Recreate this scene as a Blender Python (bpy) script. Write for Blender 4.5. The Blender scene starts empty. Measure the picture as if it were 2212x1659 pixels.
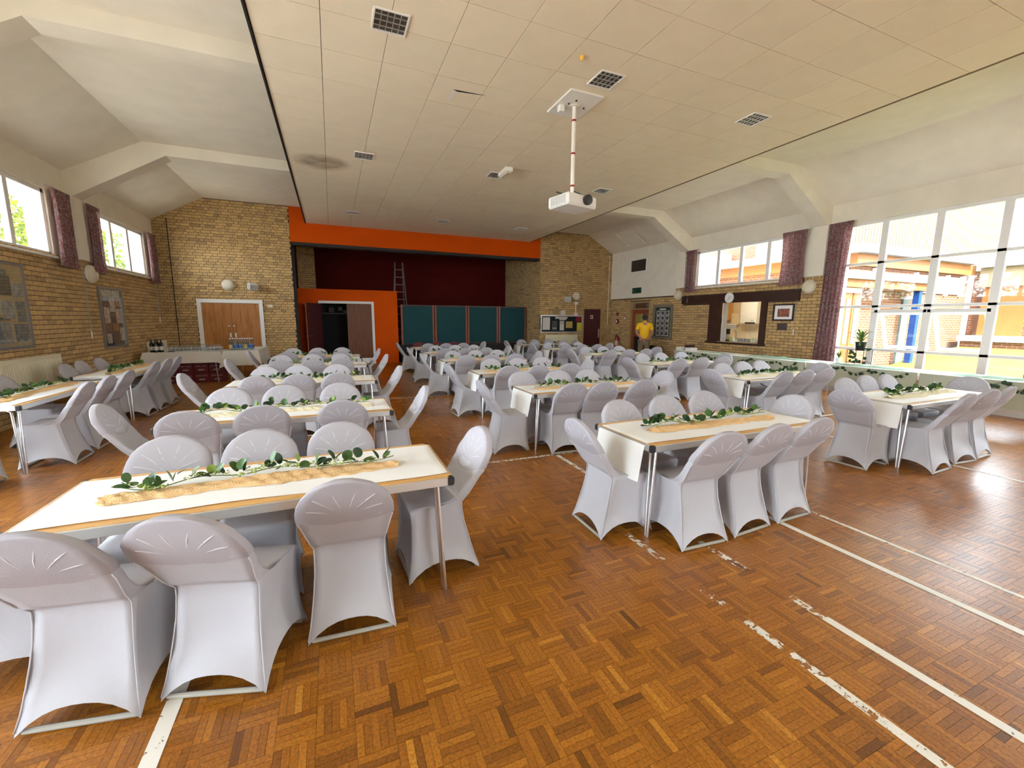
import bpy, math, random
from mathutils import Vector, Matrix
random.seed(7)
SC = bpy.context.scene
COL = SC.collection
PI = math.pi

# ------------------------------------------------------------------ camera
CAM_H = 1.56
YAW, PITCH, ROLL, FPX = 0.399777, 0.152422, 0.0064824, 911.398
IMW, IMH = 2212, 1659
fwd = Vector((math.sin(YAW) * math.cos(PITCH), math.cos(YAW) * math.cos(PITCH), -math.sin(PITCH)))
_r = Vector((math.cos(YAW), -math.sin(YAW), 0))
_u = _r.cross(fwd)
rgt = _r * math.cos(ROLL) + _u * math.sin(ROLL)
upv = -_r * math.sin(ROLL) + _u * math.cos(ROLL)
cd = bpy.data.cameras.new('camera')
cd.sensor_width = 36.0
cd.lens = 36.0 * FPX / IMW
cd.clip_start = 0.05
cd.clip_end = 400
cam = bpy.data.objects.new('camera', cd)
m = Matrix.Identity(4)
for i in range(3):
    m[i][0] = rgt[i]; m[i][1] = upv[i]; m[i][2] = -fwd[i]
m.translation = Vector((0, 0, CAM_H))
cam.matrix_world = m
COL.objects.link(cam)
SC.camera = cam

# ------------------------------------------------------------------ world, sun, exposure
SKY = 6.5
SUN = 8.0
EXPOSURE = 1.75
w = bpy.data.worlds.new('world'); SC.world = w; w.use_nodes = True
bg = w.node_tree.nodes['Background']
bg.inputs['Color'].default_value = (0.84, 0.92, 1.0, 1)
bg.inputs['Strength'].default_value = SKY
sl = bpy.data.lights.new('sun', 'SUN'); sl.energy = SUN; sl.angle = 0.01; sl.color = (1.0, 0.93, 0.80)
so = bpy.data.objects.new('sun', sl); COL.objects.link(so)
so.rotation_euler = Vector((0.18, 0.72, -0.67)).to_track_quat('-Z', 'Y').to_euler()
SC.view_settings.view_transform = 'Standard'
SC.view_settings.look = 'None'
SC.view_settings.gamma = 1.0
SC.view_settings.use_curve_mapping = False
SC.view_settings.exposure = EXPOSURE
SC.cycles.max_bounces = 16
SC.cycles.diffuse_bounces = 9
SC.cycles.glossy_bounces = 4
SC.cycles.transparent_max_bounces = 24

def portal(x, y, z, w_, h_, d):
    """sky-light portal in a window opening (guides sampling of the sky only)"""
    l = bpy.data.lights.new('window_portal', 'AREA'); l.shape = 'RECTANGLE'; l.size = w_; l.size_y = h_
    l.cycles.is_portal = True
    o = bpy.data.objects.new('window_portal', l); COL.objects.link(o)
    o.location = (x, y, z)
    o.rotation_euler = Vector(d).to_track_quat('-Z', 'Z').to_euler()

# ------------------------------------------------------------------ helpers
class MB:
    def __init__(self): self.v = []; self.f = []; self.mi = []
    def quad(self, a, b, c, d, mi=0):
        n = len(self.v); self.v += [tuple(a), tuple(b), tuple(c), tuple(d)]; self.f.append((n, n+1, n+2, n+3)); self.mi.append(mi)
    def box(self, x0, x1, y0, y1, z0, z1, mi=0):
        n = len(self.v)
        self.v += [(x0,y0,z0),(x1,y0,z0),(x1,y1,z0),(x0,y1,z0),(x0,y0,z1),(x1,y0,z1),(x1,y1,z1),(x0,y1,z1)]
        for q in ((0,3,2,1),(4,5,6,7),(0,1,5,4),(1,2,6,5),(2,3,7,6),(3,0,4,7)):
            self.f.append(tuple(n+i for i in q)); self.mi.append(mi)
        return self
    def bbox(self, x0, x1, y0, y1, z0, z1, b=0.005, mi=0):
        """box with chamfered vertical and horizontal edges"""
        c = [(x0+x1)/2, (y0+y1)/2, (z0+z1)/2]; h = [(x1-x0)/2, (y1-y0)/2, (z1-z0)/2]
        b = min(b, min(h)*0.9)
        n = len(self.v); idx = {}
        for ax in range(3):
            for s in (-1, 1):
                o1, o2 = [(1,2),(2,0),(0,1)][ax]
                ring = []
                for s1, s2 in ((-1,-1),(1,-1),(1,1),(-1,1)):
                    p = [0,0,0]; p[ax] = c[ax]+s*h[ax]; p[o1] = c[o1]+s1*(h[o1]-b); p[o2] = c[o2]+s2*(h[o2]-b)
                    sg = [0,0,0]; sg[ax] = s; sg[o1] = s1; sg[o2] = s2
                    idx[(ax, tuple(sg))] = len(self.v); self.v.append(tuple(p)); ring.append(idx[(ax, tuple(sg))])
                self.f.append(tuple(ring if s > 0 else ring[::-1])); self.mi.append(mi)
        for ax in range(3):
            o1, o2 = [(1,2),(2,0),(0,1)][ax]
            for s1 in (-1,1):
                for s2 in (-1,1):
                    a = [0,0,0]; a[o1] = s1; a[o2] = s2
                    lo = list(a); lo[ax] = -1; hi = list(a); hi[ax] = 1
                    q = (idx[(o1,tuple(lo))], idx[(o1,tuple(hi))], idx[(o2,tuple(hi))], idx[(o2,tuple(lo))])
                    self.f.append(q if s1*s2 > 0 else q[::-1]); self.mi.append(mi)
        for s0 in (-1,1):
            for s1 in (-1,1):
                for s2 in (-1,1):
                    sg = (s0,s1,s2); t = (idx[(0,sg)], idx[(1,sg)], idx[(2,sg)])
                    self.f.append(t if s0*s1*s2 > 0 else t[::-1]); self.mi.append(mi)
        return self
    def path(self, pts, r, n=8, cap=True, mi=0, close=False):
        pts = [Vector(p) for p in pts]; rs = r if isinstance(r, (list, tuple)) else [r]*len(pts)
        base = len(self.v); L = len(pts); prev = None
        for i, p in enumerate(pts):
            if close: t = (pts[(i+1) % L]-pts[i-1])
            else: t = (pts[min(i+1, L-1)]-pts[max(i-1, 0)])
            t = t.normalized() if t.length > 1e-9 else Vector((0,0,1))
            if prev is None:
                a = Vector((0,0,1)) if abs(t.z) < 0.9 else Vector((1,0,0))
                a = (a-t*a.dot(t)).normalized()
            else:
                a = (prev-t*prev.dot(t))
                a = a.normalized() if a.length > 1e-6 else prev
            prev = a; b = t.cross(a)
            for k in range(n):
                th = 2*PI*k/n
                self.v.append(tuple(p+(a*math.cos(th)+b*math.sin(th))*rs[i]))
        for i in range(L if close else L-1):
            for k in range(n):
                j = (i+1) % L
                self.f.append((base+i*n+k, base+i*n+(k+1) % n, base+j*n+(k+1) % n, base+j*n+k)); self.mi.append(mi)
        if cap and not close:
            self.f.append(tuple(base+k for k in range(n))[::-1]); self.mi.append(mi)
            self.f.append(tuple(base+(L-1)*n+k for k in range(n))); self.mi.append(mi)
        return self
    def lathe(self, prof, n=20, c=(0,0,0), axis='Z', mi=0):
        """prof: list of (radius, height); axis Z, or X / Y / -X / -Y (direction of height)"""
        base = len(self.v)
        for r, h in prof:
            for k in range(n):
                th = 2*PI*k/n; a, b = r*math.cos(th), r*math.sin(th)
                if axis == 'Z': p = (a, b, h)
                elif axis == 'X': p = (h, a, b)
                elif axis == '-X': p = (-h, -a, b)
                elif axis == 'Y': p = (b, h, a)
                else: p = (-b, -h, a)
                self.v.append((p[0]+c[0], p[1]+c[1], p[2]+c[2]))
        for i in range(len(prof)-1):
            for k in range(n):
                self.f.append((base+i*n+k, base+i*n+(k+1) % n, base+(i+1)*n+(k+1) % n, base+(i+1)*n+k)); self.mi.append(mi)
        if prof[0][0] > 1e-6: self.f.append(tuple(base+k for k in range(n))[::-1]); self.mi.append(mi)
        if prof[-1][0] > 1e-6: self.f.append(tuple(base+(len(prof)-1)*n+k for k in range(n))); self.mi.append(mi)
        return self
    def prism(self, poly, axis, a, b, mi=0):
        """extrude 2-D polygon along axis from a to b. axis 'Y': poly in (x,z); 'X': (y,z); 'Z': (x,y)"""
        n = len(poly); base = len(self.v)
        for h in (a, b):
            for p in poly:
                self.v.append({'Y': (p[0], h, p[1]), 'X': (h, p[0], p[1]), 'Z': (p[0], p[1], h)}[axis])
        self.f.append(tuple(base+i for i in range(n))); self.mi.append(mi)
        self.f.append(tuple(base+n+i for i in range(n))[::-1]); self.mi.append(mi)
        for i in range(n):
            j = (i+1) % n
            self.f.append((base+i, base+n+i, base+n+j, base+j)); self.mi.append(mi)
        return self
    def grid(self, fn, nu, nv, mi=0, wrapu=False):
        base = len(self.v)
        for j in range(nv+1):
            for i in range(nu if wrapu else nu+1):
                self.v.append(tuple(fn(i/nu, j/nv)))
        W = nu if wrapu else nu+1
        for j in range(nv):
            for i in range(nu):
                i2 = (i+1) % W if wrapu else i+1
                self.f.append((base+j*W+i, base+j*W+i2, base+(j+1)*W+i2, base+(j+1)*W+i)); self.mi.append(mi)
        return self
    def xf(self, M):
        self.v = [tuple(M @ Vector(p)) for p in self.v]; return self
    def mesh(self, name, mats, smooth=False, fix=True):
        me = bpy.data.meshes.new(name); me.from_pydata(self.v, [], self.f); me.update()
        for mm in (mats if isinstance(mats, (list, tuple)) else [mats]): me.materials.append(mm)
        if isinstance(mats, (list, tuple)) and len(mats) > 1:
            me.polygons.foreach_set('material_index', self.mi)
        if fix:
            import bmesh
            b = bmesh.new(); b.from_mesh(me); bmesh.ops.remove_doubles(b, verts=b.verts, dist=1e-5)
            bmesh.ops.recalc_face_normals(b, faces=b.faces); b.to_mesh(me); b.free()
        if smooth:
            me.polygons.foreach_set('use_smooth', [True]*len(me.polygons))
            if smooth != 'all':
                try: me.set_sharp_from_angle(angle=math.radians(38))
                except Exception: pass
        return me
    def build(self, name, mats, parent=None, smooth=False, fix=True):
        o = bpy.data.objects.new(name, self.mesh(name, mats, smooth, fix)); COL.objects.link(o)
        if parent: o.parent = parent
        return o

def obj(name, me, parent=None, loc=None, rz=None):
    o = bpy.data.objects.new(name, me); COL.objects.link(o)
    if parent: o.parent = parent
    if loc: o.location = loc
    if rz is not None: o.rotation_euler = (0, 0, rz)
    return o
def tag(o, label, cat=None, group=None, kind=None):
    o['label'] = label
    if cat: o['category'] = cat
    if group: o['group'] = group
    if kind: o['kind'] = kind
    return o
def empty(name, loc=(0,0,0), rz=0.0):
    o = bpy.data.objects.new(name, None); o.empty_display_size = 0.1; COL.objects.link(o)
    o.location = loc; o.rotation_euler = (0, 0, rz); return o
def thing(name, label, cat, loc=(0,0,0), rz=0.0, group=None):
    return tag(empty(name, loc, rz), label, cat, group)
def struct(name, label, loc=(0,0,0)):
    return tag(empty(name, loc), label, None, None, 'structure')
def copy_tree(o, parent=None):
    c = o.copy(); COL.objects.link(c); c.parent = parent
    for ch in list(o.children): copy_tree(ch, c)
    return c
def box(name, mat, parent, *a, b=0.0):
    mb = MB()
    if b: mb.bbox(*a, b=b)
    else: mb.box(*a)
    return mb.build(name, mat, parent)

# ------------------------------------------------------------------ materials
def lin(c):
    """sRGB 0-255 -> linear"""
    out = []
    for v in c:
        v = v/255.0
        out.append(v/12.92 if v <= 0.04045 else ((v+0.055)/1.055)**2.4)
    return tuple(out)
MATS = {}
def mat(name, col, rough=0.6, metal=0.0, noise=0.0, nscale=20.0, bump=0.0, bscale=60.0, trans=0.0, coat=0.0, emit=None, spec=0.5, objrand=0.0, ns3=None):
    m = bpy.data.materials.new(name); m.use_nodes = True
    nt = m.node_tree; b = nt.nodes['Principled BSDF']
    b.inputs['Roughness'].default_value = rough; b.inputs['Metallic'].default_value = metal
    b.inputs['Specular IOR Level'].default_value = spec
    if coat: b.inputs['Coat Weight'].default_value = coat; b.inputs['Coat Roughness'].default_value = 0.15
    c4 = (*col, 1)
    b.inputs['Base Color'].default_value = c4
    tc = nt.nodes.new('ShaderNodeTexCoord')
    src = None
    if noise:
        n = nt.nodes.new('ShaderNodeTexNoise'); n.inputs['Scale'].default_value = nscale; n.inputs['Detail'].default_value = 5
        if ns3:
            mp = nt.nodes.new('ShaderNodeMapping'); mp.inputs['Scale'].default_value = ns3
            nt.links.new(tc.outputs['Object'], mp.inputs[0]); nt.links.new(mp.outputs[0], n.inputs['Vector'])
        else: nt.links.new(tc.outputs['Object'], n.inputs['Vector'])
        r = nt.nodes.new('ShaderNodeMapRange'); r.inputs[1].default_value = 0.3; r.inputs[2].default_value = 0.7
        r.inputs[3].default_value = 1-noise; r.inputs[4].default_value = 1+noise
        nt.links.new(n.outputs['Fac'], r.inputs[0])
        mx = nt.nodes.new('ShaderNodeMix'); mx.data_type = 'RGBA'; mx.blend_type = 'MULTIPLY'; mx.inputs[0].default_value = 1
        mx.inputs[6].default_value = c4; nt.links.new(r.outputs[0], mx.inputs[7])
        nt.links.new(mx.outputs[2], b.inputs['Base Color']); src = mx.outputs[2]
    if objrand:
        oi = nt.nodes.new('ShaderNodeObjectInfo')
        r = nt.nodes.new('ShaderNodeMapRange'); r.inputs[3].default_value = 1-objrand; r.inputs[4].default_value = 1+objrand
        nt.links.new(oi.outputs['Random'], r.inputs[0])
        mx = nt.nodes.new('ShaderNodeMix'); mx.data_type = 'RGBA'; mx.blend_type = 'MULTIPLY'; mx.inputs[0].default_value = 1
        if src: nt.links.new(src, mx.inputs[6])
        else: mx.inputs[6].default_value = c4
        nt.links.new(r.outputs[0], mx.inputs[7]); nt.links.new(mx.outputs[2], b.inputs['Base Color'])
    if bump:
        n2 = nt.nodes.new('ShaderNodeTexNoise'); n2.inputs['Scale'].default_value = bscale; n2.inputs['Detail'].default_value = 4
        nt.links.new(tc.outputs['Object'], n2.inputs['Vector'])
        bp = nt.nodes.new('ShaderNodeBump'); bp.inputs['Strength'].default_value = bump; bp.inputs['Distance'].default_value = 0.01
        nt.links.new(n2.outputs['Fac'], bp.inputs['Height']); nt.links.new(bp.outputs[0], b.inputs['Normal'])
    if trans: b.inputs['Transmission Weight'].default_value = trans
    if emit:
        b.inputs['Emission Color'].default_value = (*emit[0], 1); b.inputs['Emission Strength'].default_value = emit[1]
    MATS[name] = m
    return m
def M(n): return MATS[n]
def nodes(m): return m.node_tree.nodes, m.node_tree.links

def attr_tone(m, lo, hi, mids=None):
    """multiply the base colour by a ramp driven by mesh attribute 'tone'"""
    N, L = nodes(m); b = N['Principled BSDF']
    a = N.new('ShaderNodeAttribute'); a.attribute_name = 'tone'
    cr = N.new('ShaderNodeValToRGB')
    cr.color_ramp.elements[0].color = (*lo, 1); cr.color_ramp.elements[1].color = (*hi, 1)
    for p, c in (mids or []):
        e = cr.color_ramp.elements.new(p); e.color = (*c, 1)
    L.new(a.outputs['Fac'], cr.inputs[0])
    src = b.inputs['Base Color'].links[0].from_socket if b.inputs['Base Color'].links else None
    mx = N.new('ShaderNodeMix'); mx.data_type = 'RGBA'; mx.blend_type = 'MULTIPLY'; mx.inputs[0].default_value = 1
    if src: L.new(src, mx.inputs[6])
    else: mx.inputs[6].default_value = b.inputs['Base Color'].default_value
    L.new(cr.outputs[0], mx.inputs[7]); L.new(mx.outputs[2], b.inputs['Base Color'])
    return m
def set_tone(me, vals):
    """one tone value per polygon"""
    at = me.attributes.new('tone', 'FLOAT', 'FACE'); at.data.foreach_set('value', vals)

# paint and plaster
mat('cream', (0.80, 0.75, 0.64), 0.75, noise=0.04, nscale=3, bump=0.05, bscale=200)
mat('white_paint', (0.80, 0.80, 0.78), 0.45, noise=0.02)
mat('upvc', (0.84, 0.84, 0.82), 0.3)
mat('ceil_tile', (0.82, 0.735, 0.58), 0.9, noise=0.025, nscale=3.0, bump=0.3, bscale=140, objrand=0.02)
mat('ceil_stain', (0.40, 0.31, 0.20), 0.9, noise=0.10, nscale=6.0, bump=0.35, bscale=140)
mat('dark_gap', (0.03, 0.028, 0.025), 0.9)
mat('orange_paint', (0.62, 0.078, 0.001), 0.85, noise=0.05, nscale=2, spec=0.15)
mat('stage_red', (0.085, 0.006, 0.004), 0.85, noise=0.08, nscale=2, spec=0.15)
mat('black', (0.012, 0.011, 0.011), 0.6)
mat('dark_wood', (0.045, 0.018, 0.012), 0.4, noise=0.15, nscale=8)
mat('maroon_door', (0.06, 0.012, 0.014), 0.45, noise=0.1, nscale=6)
mat('teal', (0.006, 0.055, 0.062), 0.85, noise=0.10, nscale=60, bump=0.2, bscale=300)
mat('mortar', (0.085, 0.05, 0.028), 0.95, noise=0.2, nscale=40, bump=0.3, bscale=200)
mat('brick', (0.56, 0.37, 0.165), 0.85, noise=0.16, nscale=25, bump=0.35, bscale=120)
attr_tone(M('brick'), (0.62, 0.60, 0.60), (1.12, 1.10, 1.0), [(0.5, (0.92, 0.92, 0.90))])
mat('steel', (0.72, 0.71, 0.70), 0.28, 1.0)
mat('alu', (0.70, 0.70, 0.68), 0.4, 0.85)
mat('dull_alu', (0.22, 0.21, 0.20), 0.6, 0.3)
mat('bar_paint', (0.42, 0.41, 0.36), 0.45)
mat('rad', (0.74, 0.68, 0.50), 0.4)
mat('lampglass', (0.70, 0.64, 0.48), 0.35, noise=0.05, nscale=30)
mat('greyplastic', (0.45, 0.44, 0.42), 0.5)
mat('black_plastic', (0.02, 0.02, 0.022), 0.35)
mat('baseboard', (0.10, 0.05, 0.03), 0.5)
# wood with grain
def wood(name, c1, c2, rough, axis_scale=(1, 1, 12), sc=3.0, coat=0.0):
    m = mat(name, c1, rough, coat=coat); N, L = nodes(m); b = N['Principled BSDF']
    tc = N.new('ShaderNodeTexCoord'); mp = N.new('ShaderNodeMapping'); mp.inputs['Scale'].default_value = axis_scale
    n = N.new('ShaderNodeTexNoise'); n.inputs['Scale'].default_value = sc; n.inputs['Detail'].default_value = 8; n.inputs['Distortion'].default_value = 1.2
    cr = N.new('ShaderNodeValToRGB'); cr.color_ramp.elements[0].position = 0.32; cr.color_ramp.elements[1].position = 0.7
    cr.color_ramp.elements[0].color = (*c1, 1); cr.color_ramp.elements[1].color = (*c2, 1)
    L.new(tc.outputs['Object'], mp.inputs[0]); L.new(mp.outputs[0], n.inputs['Vector']); L.new(n.outputs['Fac'], cr.inputs[0])
    L.new(cr.outputs[0], b.inputs['Base Color']); return m
wood('door_wood', (0.30, 0.105, 0.018), (0.52, 0.22, 0.05), 0.4, (9, 9, 0.7), 2.2)
wood('door_wood_dark', (0.11, 0.03, 0.008), (0.19, 0.06, 0.014), 0.45, (9, 9, 0.7), 2.2)
wood('oak', (0.56, 0.30, 0.09), (0.72, 0.42, 0.15), 0.4, (6, 6, 1), 2.5)
wood('red_wood', (0.20, 0.035, 0.015), (0.34, 0.08, 0.03), 0.4, (8, 8, 0.7), 2.5)
wood('hardboard', (0.62, 0.34, 0.10), (0.74, 0.45, 0.17), 0.45, (1, 5, 5), 5)
# thin clear glass: mostly transparent with a faint mirror
def glassmat(name, tint=(1, 1, 1), refl=0.06):
    m = bpy.data.materials.new(name); m.use_nodes = True; N, L = nodes(m); N.clear()
    out = N.new('ShaderNodeOutputMaterial'); mx = N.new('ShaderNodeMixShader'); t = N.new('ShaderNodeBsdfTransparent'); g = N.new('ShaderNodeBsdfGlossy')
    t.inputs[0].default_value = (*tint, 1); g.inputs['Roughness'].default_value = 0.02
    lw = N.new('ShaderNodeLayerWeight'); lw.inputs['Blend'].default_value = 0.25
    mu = N.new('ShaderNodeMath'); mu.operation = 'MULTIPLY_ADD'; mu.inputs[1].default_value = 0.35; mu.inputs[2].default_value = refl
    L.new(lw.outputs['Fresnel'], mu.inputs[0]); L.new(mu.outputs[0], mx.inputs[0])
    L.new(t.outputs[0], mx.inputs[1]); L.new(g.outputs[0], mx.inputs[2]); L.new(mx.outputs[0], out.inputs[0])
    MATS[name] = m; return m
glassmat('pane', (0.97, 0.98, 0.98), 0.03)
glassmat('drink_glass', (0.93, 0.95, 0.95), 0.10)
glassmat('bottle_glass', (0.75, 0.86, 0.90), 0.08)
# stretch fabric: white, a little light passes through
def fabric(name, col, tl=0.18, rough=0.75, bump=0.15, bs=250):
    m = mat(name, col, rough, bump=bump, bscale=bs, spec=0.25); N, L = nodes(m); b = N['Principled BSDF']
    out = N['Material Output']; t = N.new('ShaderNodeBsdfTranslucent'); t.inputs[0].default_value = (*col, 1)
    mx = N.new('ShaderNodeMixShader'); mx.inputs[0].default_value = tl
    L.new(b.outputs[0], mx.inputs[1]); L.new(t.outputs[0], mx.inputs[2]); L.new(mx.outputs[0], out.inputs[0]); return m
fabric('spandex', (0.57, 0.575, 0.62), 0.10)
fabric('spandex_hood', (0.48, 0.465, 0.505), 0.10)  # greyer: shadow showing through the thin dome is put into the colour
fabric('spandex_ray_seam', (0.66, 0.66, 0.70), 0.10)  # paler: painted light rays on the hood, and the seam piping
fabric('paper', (0.92, 0.935, 0.92), 0.06, 0.6, 0.05, 30)
fabric('linen', (0.74, 0.70, 0.62), 0.05, 0.8, 0.08, 60)
fabric('linen_shaded', (0.34, 0.27, 0.20), 0.05, 0.8, 0.08, 60)  # shadow side of the pale linen put into the colour; not assigned
fabric('green_cloth', (0.52, 0.56, 0.44), 0.12, 0.8, 0.1, 60)
fabric('mint', (0.40, 0.58, 0.44), 0.10, 0.8, 0.3, 80)
fabric('gauze_peach', (0.88, 0.60, 0.30), 0.15, 0.9, 0.9, 110)
fabric('gauze_cream', (0.90, 0.82, 0.58), 0.15, 0.9, 0.9, 110)
mat('leaf_dark', (0.022, 0.065, 0.022), 0.45, noise=0.25, nscale=40)
mat('leaf_mid', (0.06, 0.14, 0.03), 0.45, noise=0.25, nscale=40)
mat('leaf_lime', (0.28, 0.42, 0.06), 0.5, noise=0.2, nscale=40)
mat('petal', (0.78, 0.78, 0.42), 0.6)
mat('stem', (0.16, 0.20, 0.06), 0.6)
# ================================================================== SETTING
XL, XR, YF, YB = -4.23, 10.35, 14.30, -3.6     # left / right wall, stage wall, wall behind the camera
WTOP, SOFF, KX = 4.02, 4.74, 1.18               # wall top, flat soffit height, run of the slope
CZ, CX0, CX1 = 4.31, -0.56, 6.70                # hung ceiling
BRK, WIN_T = 2.58, 3.62
PORT_Y = [10.47, 6.45, 2.45, -1.55]

def proj(p):
    d = Vector(p)-Vector((0, 0, CAM_H)); c = d.dot(fwd)
    if c < 0.05: return None
    return IMW/2+FPX*d.dot(rgt)/c, IMH/2-FPX*d.dot(upv)/c, c
def in_view(p, mrg=40):
    q = proj(p)
    return q is not None and -mrg < q[0] < IMW+mrg and -mrg < q[1] < IMH+mrg

# ---------------------------------------------------------------- floor: finger-mosaic parquet
S = 0.14
def floor_material():
    m = mat('parquet_field', (0.3, 0.12, 0.03), 0.3); N, L = nodes(m); b = N['Principled BSDF']
    tc = N.new('ShaderNodeTexCoord')
    def vm(op, a, bb=None):
        n = N.new('ShaderNodeVectorMath'); n.operation = op; L.new(a, n.inputs[0])
        if bb is not None:
            if isinstance(bb, tuple): n.inputs[1].default_value = bb
            else: L.new(bb, n.inputs[1])
        return n.outputs[0]
    def ma(op, a, bb=None, c=None):
        n = N.new('ShaderNodeMath'); n.operation = op
        for i, x in enumerate((a, bb, c)):
            if x is None: continue
            if isinstance(x, (int, float)): n.inputs[i].default_value = x
            else: L.new(x, n.inputs[i])
        return n.outputs[0]
    sc = vm('SCALE', tc.outputs['Object']); sc.node.inputs['Scale'].default_value = 1/S
    fl = vm('FLOOR', sc); fr = vm('FRACTION', sc)
    s1 = N.new('ShaderNodeSeparateXYZ'); L.new(fl, s1.inputs[0]); s2 = N.new('ShaderNodeSeparateXYZ'); L.new(fr, s2.inputs[0])
    par = ma('MODULO', ma('ABSOLUTE', ma('ADD', s1.outputs[0], s1.outputs[1])), 2.0); par = ma('GREATER_THAN', par, 0.5)
    mx = N.new('ShaderNodeMix'); L.new(par, mx.inputs[0]); L.new(s2.outputs[0], mx.inputs[2]); L.new(s2.outputs[1], mx.inputs[3])
    idx = ma('FLOOR', ma('MULTIPLY', mx.outputs[0], 5.0))
    cb = N.new('ShaderNodeCombineXYZ'); L.new(s1.outputs[0], cb.inputs[0]); L.new(s1.outputs[1], cb.inputs[1]); L.new(idx, cb.inputs[2])
    wn = N.new('ShaderNodeTexWhiteNoise'); wn.noise_dimensions = '3D'; L.new(cb.outputs[0], wn.inputs['Vector'])
    return m, wn.outputs['Value'], par, tc
PARQ_RAMP = [(0.0, (0.06, 0.022, 0.003)), (0.06, (0.19, 0.064, 0.006)), (0.45, (0.31, 0.108, 0.008)), (0.85, (0.39, 0.145, 0.012)), (1.0, (0.52, 0.225, 0.025))]
def parq_ramp(N):
    cr = N.new('ShaderNodeValToRGB'); e = cr.color_ramp.elements
    e[0].position, e[0].color = PARQ_RAMP[0][0], (*PARQ_RAMP[0][1], 1); e[1].position, e[1].color = 1.0, (*PARQ_RAMP[-1][1], 1)
    for p, c in PARQ_RAMP[1:-1]:
        x = e.new(p); x.color = (*c, 1)
    return cr
def finish_parquet(m, tone, tc, par=None):
    N, L = nodes(m); b = N['Principled BSDF']
    cr = parq_ramp(N); L.new(tone, cr.inputs[0])
    # wear and grain: fine scratches and broad scuffed zones
    n1 = N.new('ShaderNodeTexNoise'); n1.inputs['Scale'].default_value = 90; n1.inputs['Detail'].default_value = 6
    geo = N.new('ShaderNodeNewGeometry')
    L.new(geo.outputs['Position'], n1.inputs['Vector'])
    r1 = N.new('ShaderNodeMapRange'); r1.inputs[1].default_value = .3; r1.inputs[2].default_value = .7; r1.inputs[3].default_value = 0.62; r1.inputs[4].default_value = 1.3
    L.new(n1.outputs['Fac'], r1.inputs[0])
    n2 = N.new('ShaderNodeTexNoise'); n2.inputs['Scale'].default_value = 0.8; n2.inputs['Detail'].default_value = 3
    L.new(geo.outputs['Position'], n2.inputs['Vector'])
    mx = N.new('ShaderNodeMix'); mx.data_type = 'RGBA'; mx.blend_type = 'MULTIPLY'; mx.inputs[0].default_value = 1
    L.new(cr.outputs[0], mx.inputs[6]); L.new(r1.outputs[0], mx.inputs[7]); L.new(mx.outputs[2], b.inputs['Base Color'])
    rr = N.new('ShaderNodeMapRange'); rr.inputs[1].default_value = .3; rr.inputs[2].default_value = .7; rr.inputs[3].default_value = 0.26; rr.inputs[4].default_value = 0.40
    L.new(n2.outputs['Fac'], rr.inputs[0]); L.new(rr.outputs[0], b.inputs['Roughness'])
    bp = N.new('ShaderNodeBump'); bp.inputs['Strength'].default_value = 0.12; bp.inputs['Distance'].default_value = 0.003
    L.new(n1.outputs['Fac'], bp.inputs['Height']); L.new(bp.outputs[0], b.inputs['Normal'])
    b.inputs['Specular IOR Level'].default_value = 0.3
    b.inputs['Coat Weight'].default_value = 0.3; b.inputs['Coat Roughness'].default_value = 0.28
pm, ptone, ppar, ptc = floor_material(); finish_parquet(pm, ptone, ptc)
pm2 = mat('parquet_finger', (0.3, 0.12, 0.03), 0.3)
_a = nodes(pm2)[0].new('ShaderNodeAttribute'); _a.attribute_name = 'tone'
finish_parquet(pm2, _a.outputs['Fac'], None)

floor = struct('floor', 'worn brown finger-mosaic parquet floor of the hall')
GX0, GX1, GY0, GY1 = -3.2, 10.3, -0.2, 6.6   # zone where single fingers can be told apart
fb = MB()
fb.box(XL-0.3, XR+0.3, GY1, 17.9, -0.1, 0.0); fb.box(XL-0.3, XR+0.3, YB-0.3, GY0, -0.1, 0.0)
fb.box(XL-0.3, GX0, GY0, GY1, -0.1, 0.0); fb.box(GX1, XR+0.3, GY0, GY1, -0.1, 0.0)
fb.build('parquet_field', pm, floor)
MB().box(GX0, GX1, GY0, GY1, -0.1, -0.004).build('subfloor', mat('screed', (0.035, 0.018, 0.009), 0.9), floor)
fingers = []
G = 0.0006
for cy in range(math.floor(GY0/S), math.ceil(GY1/S)):
    for cx in range(math.floor(GX0/S), math.ceil(GX1/S)):
        p = (cx+cy) % 2
        for k in range(5):
            if p: x0, x1, y0, y1 = cx*S+G, (cx+1)*S-G, cy*S+k*S/5+G, cy*S+(k+1)*S/5-G
            else: x0, x1, y0, y1 = cx*S+k*S/5+G, cx*S+(k+1)*S/5-G, cy*S+G, (cy+1)*S-G
            x0, x1, y0, y1 = max(x0, GX0), min(x1, GX1), max(y0, GY0), min(y1, GY1)
            if x1-x0 < 0.004 or y1-y0 < 0.004: continue
            fingers.append((x0, x1, y0, y1, p))
vis = [f for f in fingers if in_view(((f[0]+f[1])/2, (f[2]+f[3])/2, 0), -5) and (f[1]-f[0])*(f[3]-f[2]) > 0.0034]
vis.sort(key=lambda f: proj(((f[0]+f[1])/2, (f[2]+f[3])/2, 0))[2])
single = set(vis[:300])
fm = {}
for p in (0, 1):
    for k in range(10):
        a, bb = (S/2-G, S/10-G) if p else (S/10-G, S/2-G)
        me = MB().box(-a, a, -bb, bb, -0.004, 0.0).mesh('parquet_finger', pm2); set_tone(me, [(k+0.4)/10]*6); fm[(p, k)] = me
for f in vis[:300]:
    obj('parquet_finger', fm[(f[4], min(9, int(random.triangular(0, 10, 5.5))))], floor, ((f[0]+f[1])/2, (f[2]+f[3])/2, -random.random()*0.0005))
rb = MB(); tones = []
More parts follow.
